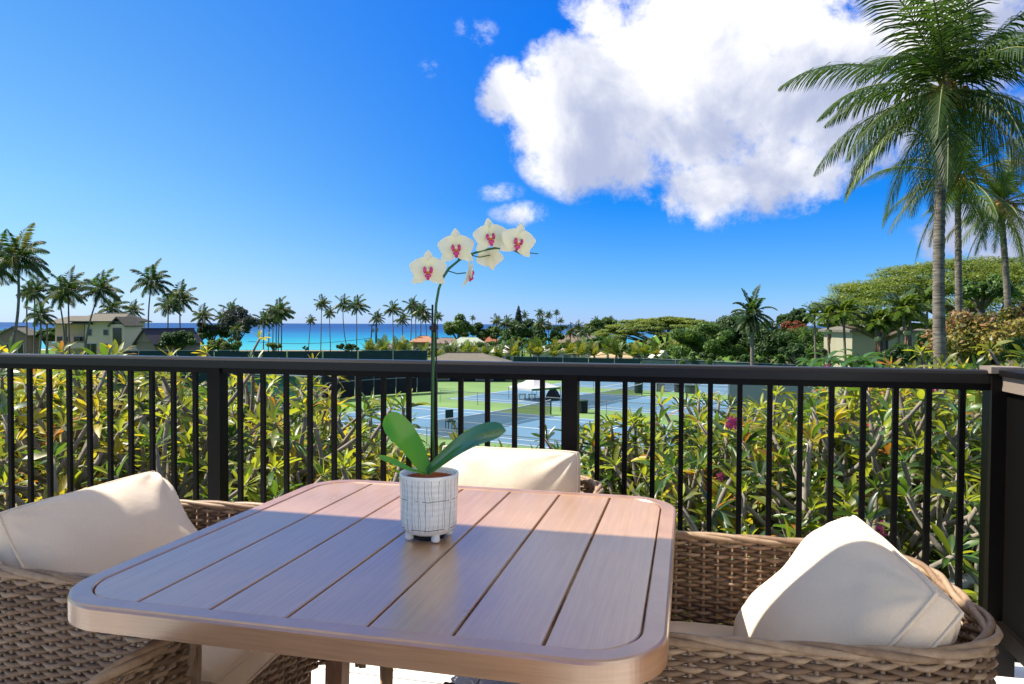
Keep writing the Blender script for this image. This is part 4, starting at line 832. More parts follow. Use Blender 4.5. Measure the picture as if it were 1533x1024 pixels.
pal([(743, 481, 12, 743, 190), (758, 484, 15, 758, 175), (785, 472, 8, 785, 260), (809, 485, 15, 809, 175), (808, 469, 9, 808, 260), (821, 472, 8, 821, 280), (833, 468, 6.5, 831, 320), (839, 480, 6.5, 839, 330), (821, 489, 9, 821, 240)], 'palm rising from the thicket round the conical pine', 'palms round the conical pine', tr=.14)
pal([(854, 497, 13, 854, 175), (865, 493, 14, 865, 178), (874, 498, 13, 874, 172)], 'dark palm leaning over the thatched pavilion', 'palms over the thatched pavilion')
pal([(892, 480, 8, 892, 300), (914, 478, 7, 914, 310), (1084, 478, 7, 1084, 300), (1165, 484, 7, 1165, 280)], 'small far palm top showing above the rain tree canopy', 'far palm tops above the canopy', tr=.14)
palm(1125, 470, 40, 1127.5, 78, 'stately royal palm with green shaft in front of clipped round trees', None, ROYL, 0, .2, name='royal_palm', nuts=0, shaft=True)
for u, v, r, ub, Y, b in ((1219, 472, 16, 1226, 50, 0), (1239, 474, 22, 1254, 46, -.1), (1263, 470, 25, 1277, 45, -.1), (1311, 482, 23, 1320, 44, 0), (1316, 486, 20, 1327, 44.5, -.1), (1322, 482, 20, 1332, 45, 0), (1352, 464, 28, 1364, 43, 0), (1362, 470, 26, 1375, 44, -.1), (1388, 452, 24, 1388, 46, 0), (1345, 472, 22, 1349, 47, 0)):
    palm(u, v, r*1.35, ub, Y, 'slender arching palm with green crown in the grove before the olive villa', 'grove palms before the olive villa', MANI[random.randrange(2)], b, .085, name='grove_palm', nuts=0, shaft=True)
    t = COL.objects[-1]
def hanging(u, v, Y):
    p = P(u, v, Y); o = build('fruit_cluster', MB().lathe([(.02, .17), (.15, .14), (.21, .03), (.14, -.1), (.03, -.14)], 9, p), mat('palm_fruit', (.42, .45, .17), .8, noise=(8, (.5, .52, .25), .4, .6), bump=1, bscale=12), None); tag(o, 'pale green fruit cluster hanging under a grove palm crown', 'fruit', 'fruit clusters in the palm grove')
    q = MB(); rg = random.Random(u)
    for k in range(9): a = rg.uniform(0, 6.28); r = rg.uniform(.01, .10); L = rg.uniform(.3, 1.5); q.tube([(p.x+r*math.cos(a), p.y+r*math.sin(a), p.z-.1), (p.x+r*1.5*math.cos(a), p.y+r*1.5*math.sin(a), p.z-.1-L*.5), (p.x+r*1.2*math.cos(a)+.05, p.y+r*1.2*math.sin(a), p.z-.1-L)], [.05, .04, .01], 4)
    tag(build('dry_leaf_skirt', q, M_husk), 'brown dry leaf skirt hanging down a grove palm trunk', 'dry leaves', 'dry skirts in the palm grove')
for a in ((1241, 497, 45.6), (1314, 508, 43.5), (1358, 499, 42.5)): hanging(*a)
# three tall palms near the terrace
def near_palm(cu, cv, Y, base_u, mid_off, L, n, label, r0, seed, wind, nl=72, seg=3):
    top = P(cu, cv, Y); b = P(base_u, 530, Y); g = gz(b.x, Y)-.1; org = Vector((b.x, Y, g)); t = thing('coconut_palm', label, 'palm tree', org, 0); tl = top-org
    build('trunk', trunk_mesh(Vector((0, 0, 0)), tl, r0, r0*.62, (mid_off, 0, 0), 120, 1, 16), M_trk, t, True)
    for me in crown_set(n, L, wind, 1.2, nl, .046, .27, .85, seed, seg, -55, 84, 14, .035, (0, 1, 1, 1, 3, 2)): link('frond', me, t, tl)
    rg = random.Random(seed)
    for k in range(9): a = rg.uniform(0, 6.28); link('coconut', NUTM, t, tl+Vector((math.cos(a)*.28, math.sin(a)*.28, rg.uniform(-.4, -.05))))
    for k in range(7): link('coconut', NUTM, t, tl+Vector((-.34+.11*k, -.36-.04*(k % 2), -.12-.16*(k % 3))))
    hb = MB()
    for k in range(34): a = rg.uniform(0, 6.28); ln = rg.uniform(.4, .9); e = rg.uniform(-.9, .6); hb.tube([(math.cos(a)*.08, math.sin(a)*.08, -.05), (math.cos(a)*ln*.5, math.sin(a)*ln*.5, e*.35+.1), (math.cos(a)*ln*.75, math.sin(a)*ln*.75, e*.7-.15)], [.022, .014, .005], 4)
    build('flower_stalk', hb, M_nut, t, loc=tl)
    build('leaf_base', MB().lathe([(r0*.62, -.55), (r0*.8, -.25), (r0*.95, .0), (r0*.6, .3), (.02, .45)], 12), M_husk, t, True, tl)
near_palm(1414, 135, 19, 1434, -.26, 4.15, 36, 'tallest coconut palm with thick ringed trunk beside the terrace corner', .182, 5, (-.06, 0, .0))
near_palm(1434, 268, 26, 1447, -.05, 3.4, 24, 'middle coconut palm half hidden behind the thick ringed trunk', .155, 6, (-.02, 0, .0), 56, 2)
near_palm(1498, 306, 29, 1521, .12, 3.2, 24, 'slim coconut palm with yellowish fronds over the croton shrub', .17, 8, (-.05, 0, 0), 56, 2)

# ------------------------------------------------------------------ leafy trees
def leaf_mats(n, cols, tr=.3):
    return [mat(f'{n}_leaf_{"abcd"[i]}', c, .55, .35, trans=tr, tcol=tuple(min(1, x*2.0) for x in c)) for i, c in enumerate(cols)]
L_rain = leaf_mats('rain_tree', [(.15, .21, .018), (.22, .275, .025), (.085, .135, .014)]); L_dark = leaf_mats('dark_tree', [(.026, .068, .014), (.042, .098, .018), (.062, .125, .024)]); L_mid = leaf_mats('mid_tree', [(.055, .13, .018), (.09, .18, .025), (.125, .22, .03)]); L_yel = leaf_mats('yellow_shrub', [(.30, .28, .03), (.20, .23, .03), (.10, .13, .02)])
L_iron = leaf_mats('ironwood', [(.05, .065, .05), (.07, .085, .06), (.035, .05, .04)]); L_red = leaf_mats('poinciana', [(.28, .07, .02), (.20, .05, .02), (.06, .09, .02)]); L_crot = leaf_mats('croton', [(.36, .30, .06), (.22, .20, .03), (.30, .16, .06), (.07, .09, .015)]); L_are = leaf_mats('areca', [(.12, .20, .018), (.20, .24, .02), (.06, .13, .015)], .35)
def leaves_in(clumps, n, size, flat, rg, nm):
    """rhombic leaf blades through a set of ellipsoidal clumps (cx, cy, cz, rx, ry, rz, weight), denser near their skins"""
    C = np.array(clumps); w = C[:, 3]*C[:, 4]+C[:, 5]*C[:, 3]; w = w/w.sum(); idx = rg.choice(len(C), n, p=w); c = C[idx]
    d = rg.normal(size=(n, 3)); d /= np.linalg.norm(d, axis=1)[:, None]; r = rg.uniform(.25, 1, n)**.42
    pos = c[:, :3]+d*r[:, None]*c[:, 3:6]*(1+rg.normal(0, .07, (n, 1)))
    nr = d+rg.normal(0, .75, (n, 3)); nr[:, 2] += flat; nr /= np.linalg.norm(nr, axis=1)[:, None]
    a = np.cross(nr, rg.normal(size=(n, 3))); a /= np.linalg.norm(a, axis=1)[:, None]; b = np.cross(nr, a); s = (size*rg.uniform(.55, 1.35, n))[:, None]
    V = np.stack([pos-a*s, pos-b*s*.5, pos+a*s, pos+b*s*.5], 1); cl = rg.integers(0, nm, len(C)); mi = np.where(rg.random(n) < .62, cl[idx], rg.integers(0, nm, n)); return V, mi
def clump_cloud(center, radii, k, rsub, rg, flat=1.0, up=True, shell=.8):
    out = []
    for i in range(k):
        d = rg.normal(size=3); d /= np.linalg.norm(d)
        if up and d[2] < -.25: d[2] = -d[2]*.6
        f = rg.uniform(shell-.25, shell+.12) if rg.random() < .8 else rg.uniform(.1, .6)
        s = rsub*rg.uniform(.65, 1.35); out.append((center[0]+d[0]*radii[0]*f, center[1]+d[1]*radii[1]*f, center[2]+d[2]*radii[2]*f, s, s, s*flat))
    return out
def tree(name, label, u, v, Y, wpx, hpx, mats_, n, leaf, k=26, flat=.75, group=None, sub=.33, trunk=.25, cat='tree', depth=.8, clumps=None, seed=None, upf=.5, base=None):
    """leafy crown centred at (u, v) seen from the terrace, wpx by hpx across, on a forked trunk"""
    rg = np.random.default_rng(seed if seed is not None else int(u*7+v*13+Y)); c = P(u, v, Y); R = (wpx/2*Y/FPX, wpx/2*Y/FPX*depth, hpx/2*Y/FPX); g = gz(c.x, Y) if base is None else base
    t = thing(name, label, cat, (c.x, Y, g-.1), 0, group); rel = (0, 0, c.z-g+.1)
    cl = clumps(rel, R, rg) if clumps else clump_cloud(rel, R, k, min(R[0], R[2])*sub, rg, flat)
    V, mi = leaves_in(cl, n, leaf, upf, rg, len(mats_)); o = link('crown', quads('crown', V, mats_, mi), t); tag(o, kind='stuff')
    mb = MB(); fork = Vector((0, 0, max(.3, rel[2]-R[2]*.75))); mb.tube([(0, 0, 0), fork*.5+Vector((.1*trunk, 0, 0)), fork], [trunk*1.2, trunk, trunk*.85], 8)
    for q in cl[:min(14, len(cl))]: e = Vector(q[:3]); m_ = fork.lerp(e, .5)+Vector((0, 0, .06*R[2])); mb.tube([fork-Vector((0, 0, .1)), m_, e], [trunk*.6, trunk*.35, trunk*.1], 6)
    build('trunk', mb, mat('bark', (.10, .08, .06), .95, noise=(4, (.15, .12, .09), .3, .7)), t, True); return t
def umbrella(layers):
    def f(c, R, rg):
        out = []
        for i in range(layers):
            th = rg.uniform(0, 2*math.pi); r = math.sqrt(rg.uniform(0.0, 1)); h = math.sqrt(max(0, 1-r*r*.93)); z = c[2]+R[2]*(h*1.0-.35-(.45*rg.random()**2)*h); s = R[0]*rg.uniform(.07, .125)
            out.append((c[0]+R[0]*r*math.cos(th), c[1]+R[1]*r*math.sin(th), z, s*1.35, s*1.35, s*.26))
        return out
    return f
tree('rain_tree', 'wide domed rain tree behind the tan house', 998, 498, 165, 200, 70, L_rain, 45000, .26, clumps=umbrella(170), trunk=.7, upf=2.2)
tree('rain_tree', 'huge spreading rain tree above the olive villa and grove palms', 1482, 452, 80, 480, 190, L_rain, 120000, .135, clumps=umbrella(330), trunk=.8, upf=2.2, depth=.7)
tree('rain_tree', 'lower rain tree arm overhanging the olive villa roof', 1322, 486, 50, 170, 54, L_rain, 22000, .09, clumps=umbrella(60), trunk=.4, upf=1.2)
tree('round_tree', 'clipped round tree left of the royal palm trunk', 1060, 520, 92, 120, 70, L_mid, 16000, .20, 40); tree('round_tree', 'tall clipped round tree directly behind the royal palm', 1108, 512, 96, 110, 90, L_dark+L_mid[:1], 15000, .20, 40); tree('round_tree', 'dark dense round tree between royal palm and flame tree', 1150, 520, 90, 90, 74, L_dark, 13000, .20, 36)
tree('flame_tree', 'flame tree with rusty red blossom by the grove palms', 1190, 498, 110, 56, 34, L_red, 6000, .22, 22); tree('dark_tree', 'dark evergreen behind the flame tree', 1192, 482, 130, 56, 40, L_dark, 5000, .28, 22)
tree('round_shrub', 'dark rounded sea grape shrub under the pair of palms', 268, 512, 102, 76, 34, L_dark+L_mid[:1], 8000, .20, 26, cat='shrub'); tree('round_shrub', 'yellow green rounded shrub beside the teal windscreen', 334, 520, 88, 62, 32, L_yel[1:]+L_mid[1:], 8000, .14, 26, cat='shrub')
tree('ironwood_tree', 'feathery grey blue ironwood tree in front of the sea', 356, 490, 150, 66, 62, L_iron, 7000, .26, 34, sub=.25, upf=0); tree('ironwood_tree', 'low ironwood thicket at the foot of the bushy palms', 318, 500, 152, 60, 40, L_iron[2:]+L_dark, 6000, .28, 26)
tree('round_shrub', 'small yellow green shrub under the tight palm clump', 410, 519, 170, 34, 16, L_yel[1:]+L_mid[1:], 2500, .22, 14, cat='shrub'); tree('round_shrub', 'dark green mound shrub below the leaning slender palm', 521, 521, 180, 42, 18, L_dark, 3500, .26, 16, cat='shrub'); tree('round_shrub', 'tiny shrub standing at the beach edge', 458, 522, 250, 12, 8, L_dark, 700, .26, 6, cat='shrub')
tree('broad_tree', 'tall yellow green breadfruit tree above the pale green roof', 685, 494, 180, 46, 42, L_mid+L_yel[2:], 6000, .32, 24); tree('broad_tree', 'wide glossy round tree behind the pale green roof', 722, 500, 185, 64, 34, L_dark+L_mid, 6500, .32, 26)
tree('broad_tree', 'dense dark thicket tree at the foot of the conical pine', 782, 502, 180, 74, 44, L_dark+L_mid[:1], 8000, .32, 30); tree('broad_tree', 'bright green rounded tree beside the thatched pavilion', 826, 508, 175, 46, 26, L_mid, 4500, .30, 20); tree('broad_tree', 'dark low tree line tree beyond the thatched pavilion', 838, 494, 260, 70, 18, L_dark, 4000, .45, 20)
tree('broad_tree', 'round green tree at the rain tree edge', 902, 494, 190, 56, 38, L_rain[2:]+L_mid[:2], 6000, .34, 24); tree('broad_tree', 'bright leafy tree above the tan house roof', 905, 518, 130, 90, 30, L_mid, 7000, .24, 26); tree('broad_tree', 'loose tree with reddish fruit in front of the tan house', 930, 522, 112, 26, 46, L_mid[1:]+L_red[1:2], 3000, .22, 16, sub=.4)
tree('round_shrub', 'yellowish bushy shrub beside the white gabled hut', 1014, 522, 100, 36, 30, L_mid[1:]+L_yel[1:2], 4500, .17, 20, cat='shrub')
tree('round_shrub', 'dark clipped hedge mound behind the teal windscreen by the grove', 1195, 532, 74, 60, 36, L_dark, 6000, .15, 22, cat='shrub'); tree('round_shrub', 'pale grey green mound shrub at the grove edge', 1226, 530, 60, 40, 24, L_mid[1:]+L_iron[:1], 4000, .13, 18, cat='shrub'); tree('round_shrub', 'dark understory shrub below the olive villa wall', 1348, 533, 42, 56, 50, L_dark, 6000, .11, 20, cat='shrub'); tree('round_shrub', 'dark understory shrub behind the thick ringed trunk', 1400, 520, 40, 70, 60, L_dark+L_rain[2:], 7000, .11, 22, cat='shrub')
tree('croton_shrub', 'tall croton shrub with yellow and reddish leaves beside the palm trunks', 1476, 520, 23.5, 190, 110, L_crot, 7500, .085, 40, cat='shrub', sub=.42, upf=.2)
tree('croton_shrub', 'croton shrub top with rosy leaves at the terrace corner side', 1525, 480, 25, 60, 50, L_crot, 2200, .085, 18, cat='shrub', sub=.42, upf=.2)
tree('fern_shrub', 'dark green fine leaved shrub beyond the corner post', 1540, 532, 20, 90, 66, L_dark+L_mid[:1], 5000, .05, 26, cat='shrub')
tree('round_tree', 'leafy green tree behind the croton shrub', 1470, 440, 48, 90, 60, L_mid+L_dark[:1], 8000, .12, 30)
for i, (u, v, Y, w, h) in enumerate([(20, 505, 150, 60, 30), (70, 505, 140, 40, 34), (130, 520, 150, 60, 24), (700, 512, 230, 200, 22), (640, 515, 240, 90, 18), (560, 522, 200, 40, 14), (960, 528, 130, 120, 22), (1240, 505, 120, 90, 40), (770, 516, 150, 130, 26), (860, 522, 145, 110, 22), (1290, 490, 100, 90, 50), (1205, 515, 88, 80, 56), (1250, 520, 84, 70, 44), (1420, 500, 60, 90, 60), (1130, 500, 140, 120, 40), (1050, 541, 84, 90, 26), (1120, 541, 84, 80, 24), (1180, 540, 80, 80, 26), (980, 541, 96, 70, 20)]):
    lab = ['behind the shore cottage', 'between the windblown palms by the villa', 'behind the villa porch', 'stretching behind the pale green roof', 'behind the clay orange roof', 'by the utility poles', 'before the wide domed rain tree', 'behind the grove palms', 'before the conical pine thicket', 'before the thatched pavilion', 'beside the olive villa', 'beside the flame tree', 'in the grove palm shade', 'under the huge rain tree', 'behind the royal palm crown', 'hedging the low teal fence by the white hut', 'hedging the low teal fence under the royal palm', 'hedging the low teal fence by the flame tree', 'hedging the low teal fence by the tan house'][i]
    tree('garden_tree', 'low leafy green garden tree '+lab, u, v, Y, w, h, L_mid+L_dark[1:], 4200, .20*Y/130, 22, group='garden trees between the houses')
def pine(u, vt, vb, Y, w):
    a = P(u, vt, Y); b = P(u, vb, Y); g = gz(b.x, Y); t = thing('norfolk_pine', 'slim conical pine with tiered branches above the thicket', 'pine tree', (b.x, Y, g)); H = a.z-g; rg = np.random.default_rng(3); R = w/2*Y/FPX; cl = []
    build('trunk', MB().tube([(0, 0, 0), (0, 0, H)], [.4, .05], 8), MATS['bark'], t, True)
    br = MB()
    for i in range(26):
        f = i/26; z = H*(.40+.58*f); r = R*(1-f)**.9+.15
        for k in range(7): an = k*.9+i*.5; e = (r*math.cos(an), r*math.sin(an), z+.1*r); br.tube([(0, 0, z), e], [.07, .02], 4); cl.append((e[0]*.6, e[1]*.6, e[2], r*.42, r*.42, .16))
    build('branch', br, MATS['bark'], t); V, mi = leaves_in(cl, 5000, .20, .3, rg, 2); tag(link('needles', quads('needles', V, L_dark[:1]+L_iron[2:], mi), t), kind='stuff')
pine(776, 456, 512, 190, 22)
# hedge of bright areca palms along the courts
ARCA = [crown_set(16, 1.0, (.05, 0, 0), .62, 16, .060, .32, .25, 70+s, rr=.014, emin=25, emax=84, mis=(3, 3, 4, 1)) for s in range(3)]
for i in range(24):
    u = 556+i*19.5+random.uniform(-5, 5); Y = random.uniform(92, 112); v = (527 if u > 760 or u < 610 else 532)+(i % 3)*1.5; r = random.uniform(22, 32); p = P(u, v+4, Y); g = gz(p.x, Y)
    t = thing('areca_palm', 'bright yellow green areca palm in the hedge behind the courts', 'palm shrub', (p.x, Y, g), 0, 'areca palms hedging the courts'); tl = Vector((0, 0, p.z-g)); st = MB()
    for k in range(5): a = k*1.3; st.tube([(math.cos(a)*.3, math.sin(a)*.3, 0), tl+Vector((math.cos(a)*.1, math.sin(a)*.1, 0))], .06, 5)
    build('stem', st, M_shaft, t, True)
    for me in ARCA[i % 3]: o = link('frond', me, t, tl); s = r*Y/FPX; o.scale = (s, s, s); o.rotation_euler = (0, 0, random.uniform(0, 6))
def banana(u, v, Y, s, label):
    p = P(u, v, Y); g = gz(p.x, Y); t = thing('broad_leaf_plant', label, 'plant', (p.x, Y, g), 0, 'broad leaf plants under the grove palms'); tl = p.z-g; rg = random.Random(u); build('stem', MB().tube([(0, 0, 0), (0, 0, tl)], [.12, .08], 8), M_shaft, t, True)
    for k in range(10):
        a = k*2.4; e = rg.uniform(.2, 1.1); pts = []; d = Vector((math.cos(a)*math.cos(e), math.sin(a)*math.cos(e), math.sin(e))); q = Vector((0, 0, tl)); vs = []
        for i in range(8):
            f = i/7; w = s*.16*math.sin(math.pi*min(.97, f*.9+.06)); sd = Vector((-math.sin(a), math.cos(a), 0)); vs += [q-sd*w+Vector((0, 0, w*.4)), q, q+sd*w+Vector((0, 0, w*.4))]; d = (d+Vector((0, 0, -.22))).normalized(); q = q+d*(s/7)
        build('leaf', MB().add(vs, [(3*i+j, 3*i+j+1, 3*i+j+4, 3*i+j+3) for i in range(7) for j in range(2)]), mat('broad_leaf', (.045, .13, .03), .35, .5, trans=.25, tcol=(.15, .35, .05), obj_rand=.3), t, True)
for a in ((1240, 540, 42, 1.3), (1262, 544, 41, 1.1), (1290, 540, 40, 1.4), (1302, 546, 39, 1.2), (1215, 545, 46, 1.2)): banana(*a, 'glossy broad leaved plant at the foot of the grove palms')
# ------------------------------------------------------------------ plumeria in front of the terrace
L_plu = [mat('plumeria_leaf_lime', (.25, .31, .025), .42, .4, trans=.45, tcol=(.66, .72, .04)), mat('plumeria_leaf_gold', (.44, .36, .03), .45, .4, trans=.45, tcol=(.92, .74, .04)), mat('plumeria_leaf_green', (.055, .13, .02), .38, .5, trans=.35, tcol=(.22, .40, .03)), mat('plumeria_leaf_olive', (.13, .16, .025), .42, .4, trans=.4, tcol=(.38, .42, .04)), mat('plumeria_leaf_deep', (.025, .065, .022), .35, .5, trans=.25, tcol=(.12, .24, .03)), mat('plumeria_leaf_amber', (.34, .16, .03), .5, .3, trans=.4, tcol=(.75, .32, .03))]
M_bk = mat('plumeria_bark', (.24, .205, .16), .85, .2, noise=(7, (.36, .31, .25), .35, .65), bump=.7, bscale=25)
M_pk = mat('plumeria_pink', (.62, .06, .22), .5, .3, trans=.3, tcol=(.7, .1, .3))
def leaf_attr(me, arr):
    a = me.color_attributes.new('leaf', 'FLOAT_COLOR', 'POINT'); a.data.foreach_set('color', np.concatenate([arr, np.ones((len(arr), 1))], 1).astype(np.float32).reshape(-1))
for M in L_plu:                                   # yellowing tips, pale midrib and uneven tone from leaf to leaf
    nt = M.node_tree; N = nt.nodes; b = N['Principled BSDF']; at = N.new('ShaderNodeAttribute'); at.attribute_name = 'leaf'; sp = N.new('ShaderNodeSeparateColor'); nt.links.new(at.outputs['Color'], sp.inputs[0])
    oi = N.new('ShaderNodeObjectInfo'); ad = N.new('ShaderNodeMath'); nt.links.new(oi.outputs['Random'], ad.inputs[0]); nt.links.new(sp.outputs[2], ad.inputs[1]); fr = N.new('ShaderNodeMath'); fr.operation = 'FRACT'; nt.links.new(ad.outputs[0], fr.inputs[0])
    mr = N.new('ShaderNodeMapRange'); mr.inputs['To Min'].default_value = .55; mr.inputs['To Max'].default_value = 1.5; nt.links.new(fr.outputs[0], mr.inputs['Value'])
    tip = N.new('ShaderNodeMapRange'); tip.inputs['From Min'].default_value = .55; tip.inputs['From Max'].default_value = 1.05; tip.inputs['To Max'].default_value = .55; nt.links.new(sp.outputs[0], tip.inputs['Value'])
    rib = N.new('ShaderNodeMapRange'); rib.inputs['From Min'].default_value = .0; rib.inputs['From Max'].default_value = .45; rib.inputs['To Min'].default_value = 1.35; rib.inputs['To Max'].default_value = 1.0; nt.links.new(sp.outputs[1], rib.inputs['Value'])
    ml = N.new('ShaderNodeMath'); ml.operation = 'MULTIPLY'; nt.links.new(mr.outputs[0], ml.inputs[0]); nt.links.new(rib.outputs[0], ml.inputs[1])
    mx = N.new('ShaderNodeMix'); mx.data_type = 'RGBA'; nt.links.new(tip.outputs[0], mx.inputs[0]); c = b.inputs['Base Color'].default_value; mx.inputs[6].default_value = tuple(c); mx.inputs[7].default_value = (min(.4, c[0]*1.5+.05), c[1]*1.1+.02, c[2], 1)
    hv = N.new('ShaderNodeHueSaturation'); nt.links.new(mx.outputs[2], hv.inputs['Color']); nt.links.new(ml.outputs[0], hv.inputs['Value']); nt.links.new(hv.outputs[0], b.inputs['Base Color'])
NK = 6
def plum_leaf(kind, m):
    """lance shaped blade along +x with a folded midrib, a drooping tip and a sideways curl of its own"""
    n = 7; vs = []; at = []; dr = (.04, .16, .30, .45, .22, .10)[kind]; fold = (.30, .55, .2, .35, .75, .15)[kind]; curl = (0, .16, -.14, .06, -.05, .2)[kind]; wd = (.125, .105, .135, .115, .12, .10)[kind]; twist = (.1, -.5, .4, .9, -.2, .6)[kind]
    for i in range(n+1):
        t = i/n; w = wd*math.sin(math.pi*min(.985, .04+t**1.2*.95))**.85*(1 if t > .12 else .4); x = t*(1-.12*dr*t); z = .10*t-dr*t*t; y0 = curl*t*t; tw = twist*t
        for q in (-1, 0, 1):
            yy = q*w*math.cos(tw); zz = abs(q)*fold*w+q*w*math.sin(tw)+(.012*math.sin(9*t+q) if q else 0); vs.append((x, y0+yy, z+zz)); at.append((t, abs(q), 0))
    f = [(3*i+j, 3*i+j+1, 3*i+j+4, 3*i+j+3) for i in range(n) for j in range(2)]
    me = MB().add(vs, f).mesh('leaf', L_plu[m], True); leaf_attr(me, np.array(at)); return me, np.array(vs), f, np.array(at)
LEAF = [[plum_leaf(k, m) for m in range(6)] for k in range(NK)]
def basis(d, roll):
    d = d.normalized(); a = Vector((0, 0, 1)) if abs(d.z) < .97 else Vector((1, 0, 0)); y = a.cross(d).normalized(); z = d.cross(y); c, s = math.cos(roll), math.sin(roll); y2 = y*c+z*s; z2 = z*c-y*s
    return Matrix(((d.x, y2.x, z2.x), (d.y, y2.y, z2.y), (d.z, y2.z, z2.z)))
PALETTE = {'gold': (0, 0, 0, 0, 1, 1, 1, 3, 3, 3, 2, 2, 2, 4, 4, 0, 1, 3, 2)+(0, 1, 3, 2, 0, 3, 2, 4, 1, 5), 'green': (0, 0, 0, 0, 3, 3, 3, 3, 2, 2, 2, 2, 4, 4, 4, 1, 0, 3, 2, 2, 0)+(0, 3, 2, 4, 3, 2, 0, 4, 5), 'mixed': (0, 0, 0, 1, 3, 3, 3, 2, 2, 2, 2, 4, 4, 4, 0, 3, 1, 2)+(0, 3, 2, 4, 3, 2, 0, 4, 5)}
def plumeria(x, y, htop, spread, label, seed, pal_, tips_target=46, budget=85, flowers=0, leafscale=1.0, group='plumeria trees in front of the terrace'):
    rg = random.Random(seed); g = gz(x, y); t = thing('plumeria_tree', label, 'plumeria', (x, y, g-.05), 0, group); H = htop-g
    br = MB(); tips = []
    def grow(p, d, L, r, lev):
        q = p; dd = d.copy(); pts = [p]; n = 4
        for i in range(n): dd = (dd+Vector((rg.uniform(-.16, .16), rg.uniform(-.16, .16), .10))).normalized(); q = q+dd*(L/n); pts.append(q)
        br.tube(pts, [r*(1-.22*i/n) for i in range(n+1)], 6, cap=True)
        if lev == 0 or q.z > H*.97: tips.append((q, dd, r*.8)); return
        k = 3 if rg.random() < .62 else 2
        a0 = rg.uniform(0, 6.28); bs = basis(dd, a0); sp = rg.uniform(.55, .85)
        for i in range(k):
            a = 2*math.pi*i/k+rg.uniform(-.3, .3); nd = (dd*math.cos(sp)+(bs @ Vector((0, math.cos(a), math.sin(a))))*math.sin(sp)); nd.x *= spread; nd.y *= spread
            if nd.z < -.05: nd.z *= .3
            grow(q, nd.normalized(), L*rg.uniform(.66, .86), r*.74, lev-1)
        if lev <= 3 and rg.random() < .35: tips.append((q, dd, r*.7))
    stems = 3
    for i in range(stems): a = i*2.1+rg.random(); grow(Vector((.15*math.cos(a), .15*math.sin(a), 0)), Vector((.34*math.cos(a), .34*math.sin(a), 1)).normalized(), H*.33, .062, 4)
    kz = (H-.06)/max(q[0].z for q in tips); br.v = [(a_, b_, c_*kz) for a_, b_, c_ in br.v]; tips = [(Vector((q.x, q.y, q.z*kz)), d, r) for q, d, r in tips]
    build('branch', br, M_bk, t, True)
    tips.sort(key=lambda q: (q[0]+Vector((x, y, g))-Vector((0, 0, EYE))).length); rest_v = {}; V = []; F = []; MI = []; AT = []; made = 0; pal_ = PALETTE[pal_]
    for ti, (q, d, r) in enumerate(tips):
        n = rg.randint(8, 13); bs = basis(d, rg.uniform(0, 6)); mood = rg.choice(pal_)
        for k in range(n):
            a = k*2.39996; open_ = .35+1.15*(k/n)**.8+rg.uniform(-.12, .12); dv = (d*math.cos(open_)+(bs @ Vector((0, math.cos(a), math.sin(a))))*math.sin(open_)).normalized()
            L = leafscale*rg.uniform(.12, .24)*(.70+.42*k/n); kind = rg.randrange(NK); m = mood if rg.random() < .72 else rg.choice(pal_); B3 = basis(dv, rg.uniform(-.45, .45)); p = q-d*(.035*k/n)+dv*r*.6
            if made < budget and rg.random() < .75:
                o = bpy.data.objects.new('leaf', LEAF[kind][m][0]); COL.objects.link(o); o.parent = t; M4 = B3.to_4x4(); M4 = Matrix.Translation(p) @ M4 @ Matrix.Diagonal((L, L, L, 1)); o.matrix_local = M4; made += 1
            else:
                vs = LEAF[kind][m][1]*L; R3 = np.array(B3); b0 = sum(len(z) for z in V); V.append(vs @ R3.T+np.array(p)); aa = LEAF[kind][m][3].copy(); aa[:, 2] = rg.random(); AT.append(aa); F += [tuple(i+b0 for i in f) for f in LEAF[kind][m][2]]; MI += [m]*len(LEAF[kind][m][2])
        if flowers and ti < 60 and rg.random() < flowers*.6:
            fb = MB()
            for z in range(rg.randint(3, 5)):
                c = q+d*.10+Vector((rg.uniform(-.07, .07), rg.uniform(-.07, .07), rg.uniform(-.03, .09)))
                for w in range(5): an = w*1.2566; e = Vector((math.cos(an), rg.uniform(-.5, 0), math.sin(an))); s_ = Vector((-math.sin(an), 0, math.cos(an))); fb.add([c, c+e*.022+s_*.014, c+e*.042, c+e*.022-s_*.012], [(0, 1, 2, 3)])
            build('blossom', fb, M_pk, t)
    if V:
        me = bpy.data.meshes.new('foliage'); me.from_pydata(np.concatenate(V).tolist(), [], F); leaf_attr(me, np.concatenate(AT))
        for M in L_plu: me.materials.append(M)
        me.polygons.foreach_set('material_index', MI); me.polygons.foreach_set('use_smooth', [True]*len(F)); tag(link('foliage', me, t), kind='stuff')
    return t
lb_l = ['golden plumeria tree before the curving shore palm', 'golden plumeria tree before the villa porch', 'golden plumeria tree before the dark slate cottage', 'mixed green and gold plumeria tree beside the railing post before the shrubs', 'golden plumeria topping the rail before the paired palms', 'mixed green plumeria tree before the shore cottage', 'golden plumeria tree before the green practice wall', 'sparse golden plumeria tree at the practice wall end', 'green plumeria tree standing behind the golden ones before the villa', 'mixed green plumeria tree reaching past the railing end', 'green plumeria tree between practice wall and golden plumerias']
lb_m = ['low golden plumeria before the black windscreen fence', 'low golden plumeria behind the orchid pot', 'low golden plumeria before the canopy tent court', 'forked golden plumeria beside the middle railing post', 'forked plumeria with mixed leaves before the divider fence']
lb_r = ['mixed leaved plumeria before the blue green windscreen', 'green plumeria with pink blossom before the windscreen end', 'green plumeria behind the wicker chair arm', 'green plumeria with pink blossom before the grey slatted fence', 'green plumeria behind the slumped corner pillow', 'golden plumeria topping the rail before the thick palm trunk', 'mixed plumeria before the grove palms', 'green plumeria with pink blossom next to the corner post', 'mixed plumeria before the olive villa', 'green plumeria hidden behind the corner side panel']
def px(u, Y): return P(u, 600, Y).x
